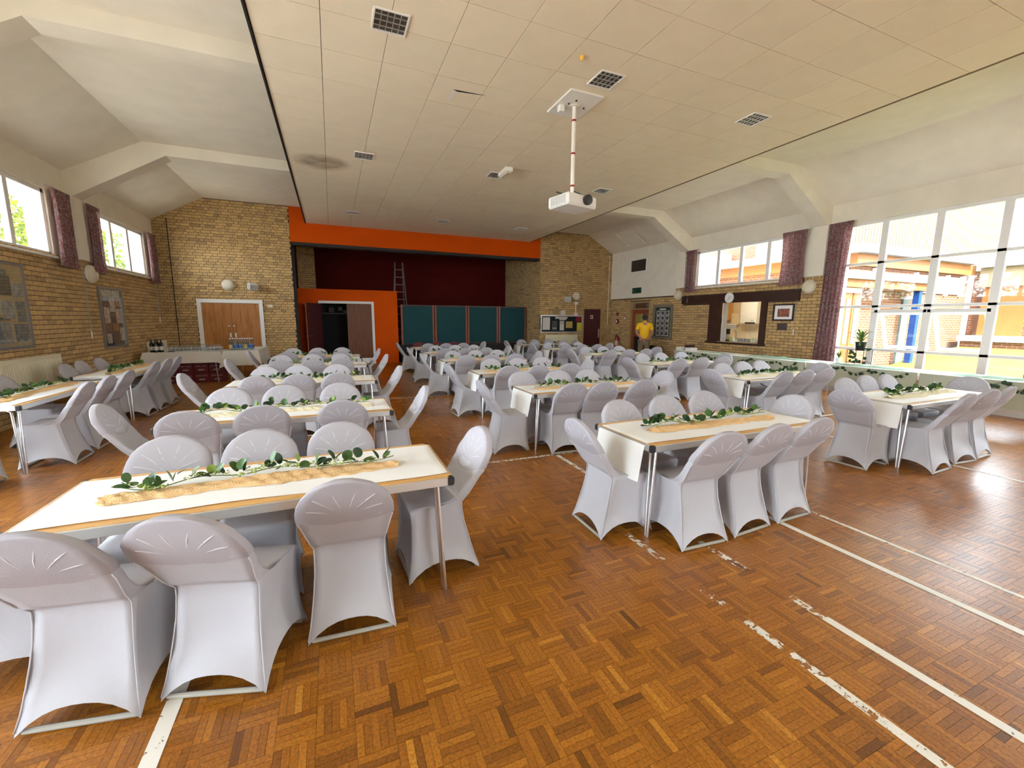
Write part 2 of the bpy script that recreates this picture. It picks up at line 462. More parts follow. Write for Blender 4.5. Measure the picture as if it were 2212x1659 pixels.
for f in fingers:
    if f in single: continue
    h = -random.random()*0.0005; t = random.triangular(0, 1, 0.55); n = len(rb.v)
    x0, x1, y0, y1, _ = f
    rb.v += [(x0,y0,-.004),(x1,y0,-.004),(x1,y1,-.004),(x0,y1,-.004),(x0,y0,h),(x1,y0,h),(x1,y1,h),(x0,y1,h)]
    for q in ((4,5,6,7),(0,1,5,4),(1,2,6,5),(2,3,7,6),(3,0,4,7)): rb.f.append(tuple(n+i for i in q))
    tones += [t]*5
me = rb.mesh('parquet', pm2, fix=False); set_tone(me, tones)
o = obj('parquet', me, floor); o['kind'] = 'stuff'

# worn white court lines
lm = mat('line_paint', (0.74, 0.71, 0.62), 0.5); N, L = nodes(lm); b = N['Principled BSDF']; out = N['Material Output']
n = N.new('ShaderNodeTexNoise'); n.inputs['Scale'].default_value = 16; n.inputs['Detail'].default_value = 8; n.inputs['Roughness'].default_value = 0.7
geo = N.new('ShaderNodeNewGeometry'); L.new(geo.outputs['Position'], n.inputs['Vector'])
at = N.new('ShaderNodeAttribute'); at.attribute_name = 'tone'
gt = N.new('ShaderNodeMath'); gt.operation = 'GREATER_THAN'; L.new(n.outputs['Fac'], gt.inputs[0]); L.new(at.outputs['Fac'], gt.inputs[1])
tr = N.new('ShaderNodeBsdfTransparent'); mx = N.new('ShaderNodeMixShader'); L.new(gt.outputs[0], mx.inputs[0]); L.new(tr.outputs[0], mx.inputs[1]); L.new(b.outputs[0], mx.inputs[2]); L.new(mx.outputs[0], out.inputs[0])
def court_line(label, x0, y0, x1, y1, wear, wdt=0.05, seg=40):
    """wear(t): share of paint gone, 0..1 along the line"""
    mb = MB(); d = Vector((x1-x0, y1-y0, 0)); nn = Vector((-d.y, d.x, 0)).normalized()*wdt/2; ts = []
    for i in range(seg):
        a = Vector((x0, y0, 0.0012))+d*(i/seg); c = Vector((x0, y0, 0.0012))+d*((i+1)/seg)
        mb.quad(a-nn, c-nn, c+nn, a+nn); ts.append(0.30+0.36*wear((i+0.5)/seg))
    me = mb.mesh('court_line', lm, fix=False); set_tone(me, ts); o = obj('court_line', me, floor); o['label'] = label
court_line('worn white line nearest the camera', 1.92, 0.35, 1.92, 2.45, lambda t: 0.35 if t < 0.3 else (0.55 if t < 0.48 else (0.74 if t < 0.6 else (0.98 if t < 0.78 else (0.6 if t < 0.95 else 1)))))
court_line('second white line with chipped end', 2.33, 0.35, 2.33, 4.2, lambda t: 0.2 if t < 0.22 else (0.55 if t < 0.27 else (0.97 if t < 0.36 else (0.62 if t < 0.46 else (0.8 if t < 0.8 else 0.45)))))
court_line('white line under the bright floor patch', 3.15, 0.3, 3.15, 2.3, lambda t: 0.0, 0.05)
court_line('thin white line across the shiny floor', 3.57, 0.5, 3.57, 3.4, lambda t: 0.3 if t < .5 else .6, 0.035)
court_line('white line beside the right table', 6.22, 0.8, 6.22, 5.0, lambda t: 0.2, 0.04)
court_line('broad white line by the front chairs', -0.68, 1.1, -0.68, 6.0, lambda t: 0.25 if t < .2 else 0.5, 0.06)
court_line('white cross line behind the middle table', -0.6, 4.22, 3.0, 4.17, lambda t: 0.75 if t < 0.5 else 0.5, 0.045)
court_line('white cross line farther back', -3.0, 8.45, 10.0, 8.40, lambda t: 0.45, 0.04)
court_line('white cross line near the right tables', 6.3, 4.32, 9.5, 4.32, lambda t: 0.3, 0.04)

# ---------------------------------------------------------------- brickwork
BL, BH, JT = 0.225, 0.075, 0.010
def brick_mesh(l, h, d, tone):
    me = MB().box(0, l, 0, d, 0, h).mesh('brick', M('brick')); set_tone(me, [tone]*6); return me
BRICKS = {}
def brickwork(parent, u0, u1, z0, z1, place, holes, bond='stretcher', count=300, ztop=None):
    """place(u, z, d) -> world point; d = distance out of the wall face"""
    rows = int(round((z1-z0)/BH)); lst = []
    for r in range(rows):
        zz = z0+r*BH
        u = u0
        if bond == 'stretcher': seq = [BL]; first = 0 if r % 2 == 0 else BL/2
        else: seq = [BL, BL, BL*0.5] if r % 2 == 0 else [BL, BL*0.5, BL]; first = (r % 4)*0.055
        if first: lst.append((u, u+first, zz)); u += first
        i = r % 3
        while u < u1-0.01:
            l = seq[i % len(seq)]; i += 1
            lst.append((u, min(u+l, u1), zz)); u += l
    out = []
    for a, c, zz in lst:
        if c-a < 0.03: continue
        pieces = [(a, c)]
        for h0, h1, k0, k1 in holes:
            if zz+BH*0.5 > k0 and zz+BH*0.5 < k1:
                np_ = []
                for p, q in pieces:
                    if q <= h0 or p >= h1: np_.append((p, q)); continue
                    if p < h0-0.02: np_.append((p, h0))
                    if q > h1+0.02: np_.append((h1, q))
                pieces = np_
        for p, q in pieces:
            if ztop and zz+BH > ztop((p+q)/2)+0.15: continue
            if q-p > 0.03: out.append((p, q, zz))
    # largest in the picture first
    def size(bk):
        c = place((bk[0]+bk[1])/2, bk[2]+BH/2, 0.006)
        if not in_view(c, 0): return 0
        a = proj(place(bk[0], bk[2], 0.006)); d = proj(place(bk[1], bk[2]+BH, 0.006))
        return abs(a[0]-d[0])*abs(a[1]-d[1]) if a and d else 0
    out.sort(key=size, reverse=True)
    rest = MB(); tones = []
    for i, (p, q, zz) in enumerate(out):
        t = min(1, max(0, random.gauss(0.55, 0.22)))
        p0, q0, a0, a1 = p+JT/2, q-JT/2, zz+JT/2, zz+BH-JT/2
        if i < count and size((p, q, zz)) > 0:
            key = (round(q0-p0, 3), int(t*6)); O = place(p0, a0, 0); X = place(q0, a0, 0)-O; Dp = place(p0, a0, 0.006)-O
            kk = (key, tuple(round(v, 3) for v in X.normalized()), tuple(round(v, 4) for v in Dp))
            if kk not in BRICKS:
                mb = MB(); e = X.normalized()*key[0]; n = Dp
                corners = [Vector((0,0,0)), e, e+Vector((0,0,a1-a0)), Vector((0,0,a1-a0))]
                mb.v = [tuple(c) for c in corners]+[tuple(c+n) for c in corners]
                mb.f = [(4,5,6,7),(0,1,5,4),(1,2,6,5),(2,3,7,6),(3,0,4,7)]; mb.mi = [0]*5
                me = mb.mesh('brick', M('brick')); set_tone(me, [(key[1]+0.5)/6]*len(me.polygons)); BRICKS[kk] = me
            obj('brick', BRICKS[kk], parent, O)
        else:
            n = len(rest.v)
            rest.v += [tuple(place(*c)) for c in ((p0,a0,0),(q0,a0,0),(q0,a1,0),(p0,a1,0),(p0,a0,.006),(q0,a0,.006),(q0,a1,.006),(p0,a1,.006))]
            for qd in ((4,5,6,7),(0,1,5,4),(1,2,6,5),(2,3,7,6),(3,0,4,7)): rest.f.append(tuple(n+k for k in qd))
            tones += [t]*5
    if rest.f:
        me = rest.mesh('bricks', M('brick'), fix=False); set_tone(me, tones); o = obj('bricks', me, parent); o['kind'] = 'stuff'
def soldiers(parent, u0, u1, z0, z1, place):
    mb = MB(); tones = []; u = u0
    while u < u1-0.02:
        n = len(mb.v); p0, q0 = u+0.005, min(u+BH, u1)-0.005
        mb.v += [tuple(place(*c)) for c in ((p0,z0+.005,0),(q0,z0+.005,0),(q0,z1,0),(p0,z1,0),(p0,z0+.005,.008),(q0,z0+.005,.008),(q0,z1,.008),(p0,z1,.008))]
        for qd in ((4,5,6,7),(0,1,5,4),(1,2,6,5),(2,3,7,6),(3,0,4,7)): mb.f.append(tuple(n+k for k in qd))
        tones += [min(1, max(0, random.gauss(.45, .2)))]*5; u += BH
    me = mb.mesh('soldier_bricks', M('brick'), fix=False); set_tone(me, tones); o = obj('soldier_bricks', me, parent); o['kind'] = 'stuff'
def slope_z(x):
    d = min(x-XL, XR-x); return WTOP+(SOFF-WTOP)*min(1, max(0, d/KX))

# left wall: brick to 2.58, plaster piers, windows and lintel above
wl = struct('wall_left', 'buff brick wall with high windows on the left')
mb = MB(); mb.box(XL-0.3, XL-0.001, 5.75, YF+0.3, 0, BRK); mb.box(XL-0.3, XL-0.001, YB, 5.75, 0, .5); mb.box(XL-0.3, XL-0.001, 1.75, 2.95, .5, BRK); mb.box(XL-0.3, XL-0.001, YB, -1.05, .5, BRK); mb.build('mortar_bed', M('mortar'), wl)
plL = lambda u, z, d: Vector((XL+d, u, z))
brickwork(wl, 5.75, YF, 0, BRK-0.105, plL, [], 'stretcher')
soldiers(wl, 5.75, YF, BRK-0.105, BRK, plL)
LWIN = [(11.07, 13.66), (6.95, 9.72), (2.95, 5.75), (-1.05, 1.75)]     # window openings in Y
mb = MB(); ys = [YB]
for a, c in sorted(LWIN): ys += [a, c]
ys.append(YF+0.3)
for i in range(0, len(ys), 2): mb.box(XL-0.3, XL, ys[i], ys[i+1], BRK, WIN_T)
mb.box(XL-0.3, XL, YB, YF+0.3, WIN_T, SOFF+0.1)
mb.build('plaster', M('cream'), wl)
# right wall
wr = struct('wall_right', 'buff brick wall with serving hatch and big windows on the right')
HOLE_H = (7.61, 9.43, 0.95, 2.07); HOLE_D = (12.02, 13.10, -1, 2.22)
def wall_with_holes(mb, x0, x1, y0, y1, z0, z1, holes):
    yy = sorted({y0, y1, *[h[0] for h in holes], *[h[1] for h in holes]}); 
    for a, c in zip(yy, yy[1:]):
        zs = [(z0, z1)]
        for h in holes:
            if a >= h[0]-1e-6 and c <= h[1]+1e-6:
                nz = []
                for p, q in zs:
                    if h[2] > p: nz.append((p, min(q, h[2])))
                    if h[3] < q: nz.append((max(p, h[3]), q))
                zs = nz
        for p, q in zs:
            if q-p > 1e-4: mb.box(x0, x1, a, c, p, q)
mb = MB(); wall_with_holes(mb, XR+0.001, XR+0.3, 6.30, YF+0.3, 0, BRK, [HOLE_H, HOLE_D]); mb.build('mortar_bed', M('mortar'), wr)
plR = lambda u, z, d: Vector((XR-d, u, z))
brickwork(wr, 6.30, YF, 0, BRK-0.105, plR, [HOLE_H, HOLE_D, (10.84, 14.4, 2.35, 9), (6.8, 10.5, 2.06, 2.30)], 'stretcher')
soldiers(wr, 6.30, 10.84, BRK-0.105, BRK, plR)
RWIN2 = (7.05, 10.06); RWIN3 = (2.70, 6.00); RWIN4 = (-1.3, 2.2)
mb = MB()
mb.box(XR-0.05, XR+0.3, 10.84, YF+0.3, 2.36, SOFF+0.1)             # cream bulkhead over the door
mb.box(XR, XR+0.3, 10.06, 10.84, BRK, SOFF+0.1); mb.box(XR, XR+0.3, 6.00, 7.05, BRK, WIN_T); mb.box(XR, XR+0.3, 6.0, 6.30, 0, BRK)
mb.box(XR, XR+0.3, YB, 10.06, WIN_T, SOFF+0.1)
mb.box(XR, XR+0.3, 2.2, 2.7, 0, WIN_T); mb.box(XR, XR+0.3, YB, -1.3, 0, WIN_T)
mb.box(XR, XR+0.3, -1.3, 6.0, 0, 0.50)
mb.build('plaster', M('cream'), wr)
# stage-end wall: two brick wings, orange fascia, stage recess
wf = struct('wall_front', 'brick end wall with orange stage opening')
SX0, SX1, FZ0 = -1.00, 7.13, 3.76
MB().prism([(XL-0.3, 0), (SX0, 0), (SX0, SOFF+.1), (XL-0.3, SOFF+.1)], 'Y', YF+0.001, YF+0.3).build('mortar_bed', M('mortar'), wf)
MB().prism([(SX1, 0), (XR+0.3, 0), (XR+0.3, SOFF+.1), (SX1, SOFF+.1)], 'Y', YF+0.001, YF+0.3).build('mortar_bed', M('mortar'), wf)
plF = lambda u, z, d: Vector((u, YF-d, z))
DOOR_B = (-3.42, -1.83, -1, 2.06); DOOR_M = (9.02, 9.90, -1, 2.02)
brickwork(wf, XL, SX0, 0, 4.725, plF, [DOOR_B], 'mix', 300, slope_z)
brickwork(wf, SX1, XR, 0, 4.725, plF, [DOOR_M], 'mix', 300, slope_z)
MB().box(SX0, SX1, YF, YF+0.3, FZ0, SOFF+.1).build('stage_fascia', M('orange_paint'), wf)
MB().box(SX0, SX1, YF+0.02, YF+0.3, FZ0-0.09, FZ0).build('curtain_track', M('black'), wf)
MB().box(SX0, SX0+0.07, YF+0.05, YF+0.3, 0, FZ0-0.09).build('stage_jamb', M('black'), wf)
mb = MB(); mb.box(SX0-0.3, SX1+0.3, 17.7, 17.9, 0, 5.2); mb.box(SX0-.3, SX1+.3, YF+.3, 17.9, 5.0, 5.2)
mb.build('stage_back_wall', M('stage_red'), wf)
MB().box(SX1, SX1+0.3, YF+.3, 17.9, 0, 5.0).build('mortar_bed', M('mortar'), wf)
brickwork(wf, YF, 17.7, 0, 4.95, lambda u, z, d: Vector((SX1-d, u, z)), [], 'stretcher', 0)
MB().box(SX0-0.3, -0.45, 16.5, 16.7, 0, 5.0).build('mortar_bed', M('mortar'), wf)
brickwork(wf, SX0-0.1, -0.45, 0, 4.95, lambda u, z, d: Vector((u, 16.5-d, z)), [], 'mix', 0)
MB().box(SX0-0.3, SX0, YF+.3, 16.5, 0, 5.0).build('stage_side', M('stage_red'), wf)
MB().box(2.20, SX1, 15.30, 17.7, 0, 0.64).build('stage_platform', M('black'), wf)
# unseen wall behind the camera; window added to light the chair backs
wb = struct('wall_back', 'cream wall behind the camera with an added window')
RX0, RX1, RZ0, RZ1 = 1.6, 3.6, 1.4, 3.2
mb = MB(); mb.box(XL-.3, RX0, YB-.3, YB, 0, SOFF+.1); mb.box(RX1, XR+.3, YB-.3, YB, 0, SOFF+.1); mb.box(RX0, RX1, YB-.3, YB, 0, RZ0); mb.box(RX0, RX1, YB-.3, YB, RZ1, SOFF+.1)
mb.build('plaster', M('cream'), wb)
for i in range(6):
    x = RX0+(RX1-RX0)*i/5; box('mullion', M('upvc'), wb, x-.04, x+.04, YB-.12, YB-.04, RZ0, RZ1)
    if i < 5: box('pane', M('pane'), wb, x, x+(RX1-RX0)/5, YB-.085, YB-.08, RZ0, RZ1)
portal((RX0+RX1)/2, YB-.2, (RZ0+RZ1)/2, RX1-RX0, RZ1-RZ0, (0, 1, 0))

# ---------------------------------------------------------------- ceilings
cl = struct('ceiling', 'hung ceiling of square mineral tiles with sloping plaster sides')
mb = MB()
t = 0.12
mb.prism([(XL-.1, WTOP), (XL+KX, SOFF), (XR-KX, SOFF), (XR+.1, WTOP), (XR+.1, SOFF+.3), (XL-.1, SOFF+.3)], 'Y', YB-.3, YF+0.02)
mb.build('plaster_soffit', M('cream'), cl)
TS = 0.605
tmesh = MB().box(-TS/2+.003, TS/2-.003, -TS/2+.003, TS/2-.003, 0, 0.018).mesh('ceiling_tile', M('ceil_tile'))
nrows = 24
y = YF-0.01
for r in range(nrows):
    for c in range(12):
        obj('ceiling_tile', tmesh, cl, (CX0+TS*(c+.5), y-TS*(r+.5), CZ))
MB().box(CX0, CX1, YB+0.5, y-TS*nrows, CZ, CZ+.018).build('ceiling_tile_field', M('ceil_tile'), cl)
MB().box(CX0-.012, CX1+.012, YB+.4, YF-.005, CZ+.019, CZ+.06).build('ceiling_grid', M('dark_gap'), cl)
mb = MB(); mb.box(CX0-.03, CX0-.008, YB+.4, YF-.005, CZ-.012, CZ+.05); mb.build('edge_line', M('black'), cl)  # black strip paints the shadow gap line along the left edge
mb = MB(); mb.box(CX1+.008, CX1+.03, YB+.4, YF-.005, CZ-.006, CZ+.05); mb.build('edge_line', mat('brown_trim', (.16, .10, .04), .6), cl)
# water stain and broken tile corner
sm = mat('stain', (0.33, 0.25, 0.16), 0.9); N, L = nodes(sm); b = N['Principled BSDF']; out = N['Material Output']
tc = N.new('ShaderNodeTexCoord'); gr = N.new('ShaderNodeVectorMath'); gr.operation = 'LENGTH'; L.new(tc.outputs['Object'], gr.inputs[0])
nz = N.new('ShaderNodeTexNoise'); nz.inputs['Scale'].default_value = 4; L.new(tc.outputs['Object'], nz.inputs['Vector'])
mp = N.new('ShaderNodeMapRange'); mp.inputs[1].default_value = 0.55; mp.inputs[2].default_value = 0.30; mp.inputs[3].default_value = 0; mp.inputs[4].default_value = 0.75; L.new(gr.outputs['Value'], mp.inputs[0])
mu = N.new('ShaderNodeMath'); mu.operation = 'MULTIPLY'; L.new(mp.outputs[0], mu.inputs[0]); L.new(nz.outputs['Fac'], mu.inputs[1])
tr = N.new('ShaderNodeBsdfTransparent'); mx = N.new('ShaderNodeMixShader'); L.new(mu.outputs[0], mx.inputs[0]); L.new(tr.outputs[0], mx.inputs[1]); L.new(b.outputs[0], mx.inputs[2]); L.new(mx.outputs[0], out.inputs[0])
so_ = MB().grid(lambda u, v: ((u-.5)*1.3, (v-.5)*1.3, 0), 1, 1).build('water_stain', sm, cl); so_.location = (-0.02, 8.75, CZ-.0015); so_.scale = (0.95, 0.85, 1)
mb = MB(); mb.prism([(1.50, 5.44), (1.90, 5.42), (1.56, 5.47)], 'Z', CZ-.004, CZ-.001); mb.prism([(1.50, 5.44), (1.53, 5.44), (1.52, 5.72), (1.50, 5.74)], 'Z', CZ-.004, CZ-.001, 1)
mb.build('broken_tile_corner', [M('dark_gap'), M('white_paint')], cl)

# ---------------------------------------------------------------- portal frames (cream haunched beams and posts)
for i, y in enumerate(PORT_Y):
    t_ = struct('trim_%d' % (i+1), 'cream haunched roof beam and wall posts, number %s from the stage' % ('one', 'two', 'three', 'four')[i])
    inner = [(XL+.10, 3.67), (XL+1.52, 4.54), (XR-1.52, 4.54), (XR-.10, 3.67)]
    outer = [(XR-.10, SOFF+.05), (XL+.10, SOFF+.05)]
    MB().prism(inner+outer, 'Y', y-.16, y+.16).build('beam', M('cream'), t_)
    MB().box(XL-.05, XL+.10, y-.16, y+.16, BRK, SOFF).build('post', M('cream'), t_)
    rz0 = BRK if y > 5 else 0.0
    MB().box(XR-.10, XR+.05, y-.16, y+.16, rz0, SOFF).build('post', M('cream'), t_)

# ---------------------------------------------------------------- windows
def window_x(name, label, X, sgn, y0, y1, z0, z1, mulls, trans, fr=0.07, mw=0.05, sill=True):
    """window in a wall X = const; sgn = +1 if the room lies towards +X"""
    wv = struct(name, label)
    xa, xb = sorted((X-sgn*0.10, X-sgn*0.03))
    for a in ((y0, y0+fr, z0, z1), (y1-fr, y1, z0, z1), (y0, y1, z0, z0+fr), (y0, y1, z1-fr, z1)):
        box('frame', M('upvc'), wv, xa, xb, *a, b=0.006)
    for y in mulls: box('mullion', M('upvc'), wv, xa, xb, y-mw, y+mw, z0+fr, z1-fr, b=0.006)
    for z in trans: box('transom', M('upvc'), wv, xa-.004*sgn*0, xb, y0+fr, y1-fr, z-.028, z+.028, b=0.006)
    ye = [y0]+sorted(mulls)+[y1]; ze = [z0]+sorted(trans)+[z1]
    for a, c in zip(ye, ye[1:]):
        for p, q in zip(ze, ze[1:]):
            box('pane', M('pane'), wv, X-sgn*0.068, X-sgn*0.064, a+.02, c-.02, p+.02, q-.02)
    if sill: box('window_sill', M('white_paint'), wv, *sorted((X-sgn*.10, X+sgn*.05)), y0-.03, y1+.03, z0-.035, z0, b=0.006)
    portal(X-sgn*0.16, (y0+y1)/2, (z0+z1)/2, y1-y0, z1-z0, (sgn, 0, 0))
    return wv
window_x('window_1', 'white high window nearest the stage on the left wall', XL, 1, 11.07, 13.66, 2.55, 3.62, [12.0, 12.82], [])
window_x('window_2', 'white high window with trees behind at the left picture edge', XL, 1, 6.95, 9.72, 2.55, 3.62, [7.9, 8.82], [])
window_x('added_window_3', 'added tall white window on the left wall beside the camera, out of view', XL, 1, 2.95, 5.75, 0.5, 3.62, [3.9, 4.8], [2.76, 1.87, .98])  # unseen tall window, added to bring in side light
window_x('added_window_4', 'added tall white window on the left wall behind the camera, out of view', XL, 1, -1.05, 1.75, 0.5, 3.62, [-.1, .8], [2.76, 1.87, .98])  # also unseen and added for more daylight from the left
window_x('window_5', 'white high window above the serving hatch', XR, -1, 7.05, 10.06, 2.55, 3.62, [7.75, 8.55, 9.3], [])
w6 = window_x('window_6', 'tall white gridded window onto the courtyard', XR, -1, 2.70, 6.00, 0.50, 3.62, [5.27, 4.42, 3.56], [2.76, 1.87, 0.98], mw=0.06)
window_x('window_7', 'tall white gridded window on the right wall behind the camera', XR, -1, -1.30, 2.20, 0.50, 3.62, [1.3, .45, -.4], [2.76, 1.87, .98], mw=0.06)
# open top-hung casements in the tall window
for ya, yb in ((4.48, 5.21), (3.62, 4.36)):
    mb = MB(); L0 = 0.80; ang = math.radians(24)
    def P(u, v, d): # u along Y, v down the sash from its hinge, d thickness
        return (XR+0.11+math.sin(ang)*v+math.cos(ang)*d, ya+u*(yb-ya), 1.74-math.cos(ang)*v+math.sin(ang)*d)
    def bar(u0, u1, v0, v1):
        n = len(mb.v)
        for d in (0, .04):
            for u, v in ((u0,v0),(u1,v0),(u1,v1),(u0,v1)): mb.v.append(P(u, v, d))
        for q in ((0,1,2,3),(7,6,5,4),(0,4,5,1),(1,5,6,2),(2,6,7,3),(3,7,4,0)): mb.f.append(tuple(n+i for i in q)); mb.mi.append(0)
    fu = .05/(yb-ya)
    bar(0, 1, 0, .05); bar(0, 1, L0-.05, L0); bar(0, fu, .05, L0-.05); bar(1-fu, 1, .05, L0-.05)
    cs = mb.build('open_casement', M('upvc'), w6)
    g = MB(); g.quad(P(fu, .05, .02), P(1-fu, .05, .02), P(1-fu, L0-.05, .02), P(fu, L0-.05, .02)); g.build('pane', M('pane'), cs)
    MB().path([P(.02, .35, 0), (XR+.1, ya+.02, 1.2)], .006, 6).build('stay_arm', M('steel'), cs)
    MB().path([P(.5, L0-.03, -.005), P(.5, L0+.04, -.02), P(.53, L0+.05, -.02)], .008, 6).build('handle', M('white_paint'), cs)
    box('casement_head', M('upvc'), w6, XR+.03, XR+.10, ya-.06, yb+.06, 1.735, 1.80, b=.006)

# ---------------------------------------------------------------- curtains
cm = mat('curtain', (0.34, 0.20, 0.19), 0.9); N, L = nodes(cm); b = N['Principled BSDF']
tc = N.new('ShaderNodeTexCoord'); n = N.new('ShaderNodeTexNoise'); n.inputs['Scale'].default_value = 28; n.inputs['Detail'].default_value = 6; n.inputs['Roughness'].default_value = .7
L.new(tc.outputs['Object'], n.inputs['Vector'])
cr = N.new('ShaderNodeValToRGB'); e = cr.color_ramp.elements; e[0].position = .33; e[0].color = (.10, .06, .07, 1); e[1].position = .7; e[1].color = (.50, .40, .36, 1)
x = e.new(.45); x.color = (.30, .10, .10, 1); x = e.new(.55); x.color = (.27, .21, .21, 1)
L.new(n.outputs['Fac'], cr.inputs[0]); L.new(cr.outputs[0], b.inputs['Base Color'])
t = N.new('ShaderNodeBsdfTranslucent'); L.new(cr.outputs[0], t.inputs[0]); mx = N.new('ShaderNodeMixShader'); mx.inputs[0].default_value = .3
L.new(b.outputs[0], mx.inputs[1]); L.new(t.outputs[0], mx.inputs[2]); L.new(mx.outputs[0], N['Material Output'].inputs[0])
def curtain(label, X, sgn, y0, y1, z0, z1, folds, flare=0.0):
    th = thing('curtain', label, 'curtain', (X+sgn*.08, (y0+y1)/2, z0), 0, 'patterned window curtains')
    H = z1-z0; W = y1-y0
    def fn(u, v):
        a = u*folds*2*PI; s = 0.55+0.45*(1-v)
        return (sgn*(.025+.045*s*math.sin(a)+.012*math.sin(3*a+v*3)), (u-.5)*W*(1-.12*math.sin(v*PI))+(flare*(1-v)), v*H)
    mb = MB().grid(fn, folds*10, 12); mb.build('drape', cm, th, 'all', fix=False)
    MB().grid(lambda u, v: (sgn*(.03+.02*math.sin(u*folds*4*PI)), (u-.5)*W, H-.06+v*.07), folds*8, 1).build('heading', cm, th, 'all', fix=False)
    MB().path([(0, -W/2-.05, H+.015), (0, W/2+.05, H+.015)], .008, 6).build('rail', M('steel'), th)
curtain('mauve patterned curtain by the brick corner, left wall', XL, 1, 13.55, 14.12, 2.42, 3.63, 4)
curtain('dark mauve curtain beside the left wall lamp', XL, 1, 10.72, 11.22, 2.40, 3.64, 4)
curtain('sunlit pink patterned curtain at the left picture edge', XL, 1, 9.62, 10.20, 2.40, 3.64, 4)
curtain('mauve curtain left of the window above the hatch', XR, -1, 9.98, 10.42, 2.42, 3.66, 4)
curtain('mauve curtain right of the window above the hatch', XR, -1, 6.72, 7.32, 2.42, 3.66, 5)
curtain('long pink patterned curtain left of the tall window', XR, -1, 5.78, 6.26, 0.62, 3.66, 5, 0.06)
curtain('long patterned curtain at the right picture edge', XR, -1, 2.66, 3.02, 0.62, 3.66, 4)
# ================================================================== DOORS
d1 = struct('door_1', 'pair of orange wooden doors in a white frame, left of the stage')
y = YF
mb = MB(); fw = 0.10
for a in ((-3.42, -3.42+fw, 0, 2.06), (-1.83-fw, -1.83, 0, 2.06), (-3.42+fw, -1.83-fw, 2.06-fw, 2.06)): mb.box(a[0], a[1], y-.045, y, a[2], a[3])
mb.build('frame', M('white_paint'), d1)
for x0, x1 in ((-3.32, -2.628), (-2.622, -1.93)):
    lf = box('leaf', M('door_wood'), d1, x0, x1, y-.022, y-.001, 0.005, 1.955, b=.004)
    xx = x1-.06 if x0 < -3 else x0+.06
    MB().lathe([(.0, 0), (.012, 0), (.012, .03), (.02, .035), (.02, .05), (0, .052)], 10, (xx-.02, y-.022, 1.32), '-Y').build('knob', M('steel'), lf)
    box('lock_plate', M('alu'), lf, xx-.02, xx+.02, y-.026, y-.022, 1.0, 1.12)
d2 = struct('door_2', 'dark maroon door with small white sign, right of the notice board')
mb = MB()
for a in ((9.02, 9.06, 0, 2.02), (9.83, 9.90, 0, 2.02), (9.06, 9.83, 1.97, 2.02)): mb.box(a[0], a[1], y-.035, y, a[2], a[3])
mb.build('frame', mat('tan_frame', (.42, .28, .12), .5), d2)
lf = box('leaf', M('maroon_door'), d2, 9.06, 9.83, y-.016, y-.001, .005, 1.97, b=.004)
sg = MB()
for a in ((9.36, 9.48, 1.60, 1.625), (9.36, 9.48, 1.705, 1.73), (9.36, 9.385, 1.625, 1.705), (9.455, 9.48, 1.625, 1.705)): sg.box(a[0], a[1], y-.020, y-.016, a[2], a[3])
sg.build('sign', M('white_paint'), lf)
box('push_plate', M('steel'), lf, 9.74, 9.80, y-.020, y-.016, .85, 1.2)
MB().path([(9.77, y-.016, 1.0), (9.77, y-.05, 1.0), (9.70, y-.05, 1.0)], .009, 8).build('handle', M('steel'), lf)
# red-brown door with glass in the right wall, half open recess
d3 = struct('door_3', 'red wooden glazed door on the right wall behind the man')
mb = MB()
for a in ((12.02, 12.07, 0, 2.22), (13.05, 13.10, 0, 2.22), (12.07, 13.05, 2.17, 2.22), (12.07, 13.05, 1.94, 1.98)): mb.box(XR-.02, XR+.2, *a)
mb.build('frame', M('tan_frame'), d3)
box('transom_light', M('pane'), d3, XR+.08, XR+.085, 12.07, 13.05, 1.98, 2.17)
lf = empty('leaf'); lf.parent = d3
box('stile', M('red_wood'), lf, XR+.06, XR+.10, 12.07, 12.20, 0, 1.94); box('stile', M('red_wood'), lf, XR+.06, XR+.10, 12.90, 13.05, 0, 1.94)
box('rail', M('red_wood'), lf, XR+.06, XR+.10, 12.2, 12.9, 1.78, 1.94); box('rail', M('red_wood'), lf, XR+.06, XR+.10, 12.2, 12.9, .95, 1.08)
box('lower_panel', M('black'), lf, XR+.07, XR+.09, 12.2, 12.9, 0, .95)
gy = mat('wired_glass', (.30, .24, .05), .3)
box('glass', gy, lf, XR+.075, XR+.085, 12.2, 12.9, 1.08, 1.78)
box('bead', M('oak'), lf, XR+.055, XR+.07, 12.50, 12.53, 1.08, 1.78)
MB().box(XR+.3, XR+.34, 11.8, 13.3, 0, 2.4).build('lobby_wall', M('stage_red'), d3)

# red/orange store cupboard built into the stage with two door leaves
BY = 15.40
bxr = struct('wall_store', 'orange store cupboard front under the stage opening')
mb = MB()
X0, X1, ZT = -1.0, 2.13, 2.50
ho0, ho1, hz = -0.36, 1.31, 2.09
mb.box(X0, ho0, BY, BY+.1, 0, ZT); mb.box(ho1, X1, BY, BY+.1, 0, ZT); mb.box(ho0, ho1, BY, BY+.1, hz, ZT); mb.box(X1-.1, X1, BY+.1, 17.7, 0, ZT); mb.box(X0, X1, BY+.1, 17.7, ZT-.05, ZT)
mb.build('front', M('orange_paint'), bxr)
MB().box(X0, X1-.1, 17.6, 17.69, 0, ZT-.05).build('inner_back', M('black'), bxr)
mb = MB(); mb.box(ho1-.05, ho1+.03, BY-.02, BY+.1, 0, hz+.03); mb.box(ho0-.03, ho1-.05, BY-.02, BY+.1, hz-.05, hz+.03); mb.box(ho0-.03, ho0+.05, BY-.02, BY+.1, 0, hz-.05)
mb.build('frame', M('white_paint'), bxr)
d4 = struct('door_4', 'dark store door leaf standing open to the left with steel handle')
dl = empty('hinge', (ho0+.05, BY-.03, 0), math.radians(180+58)); dl.parent = d4
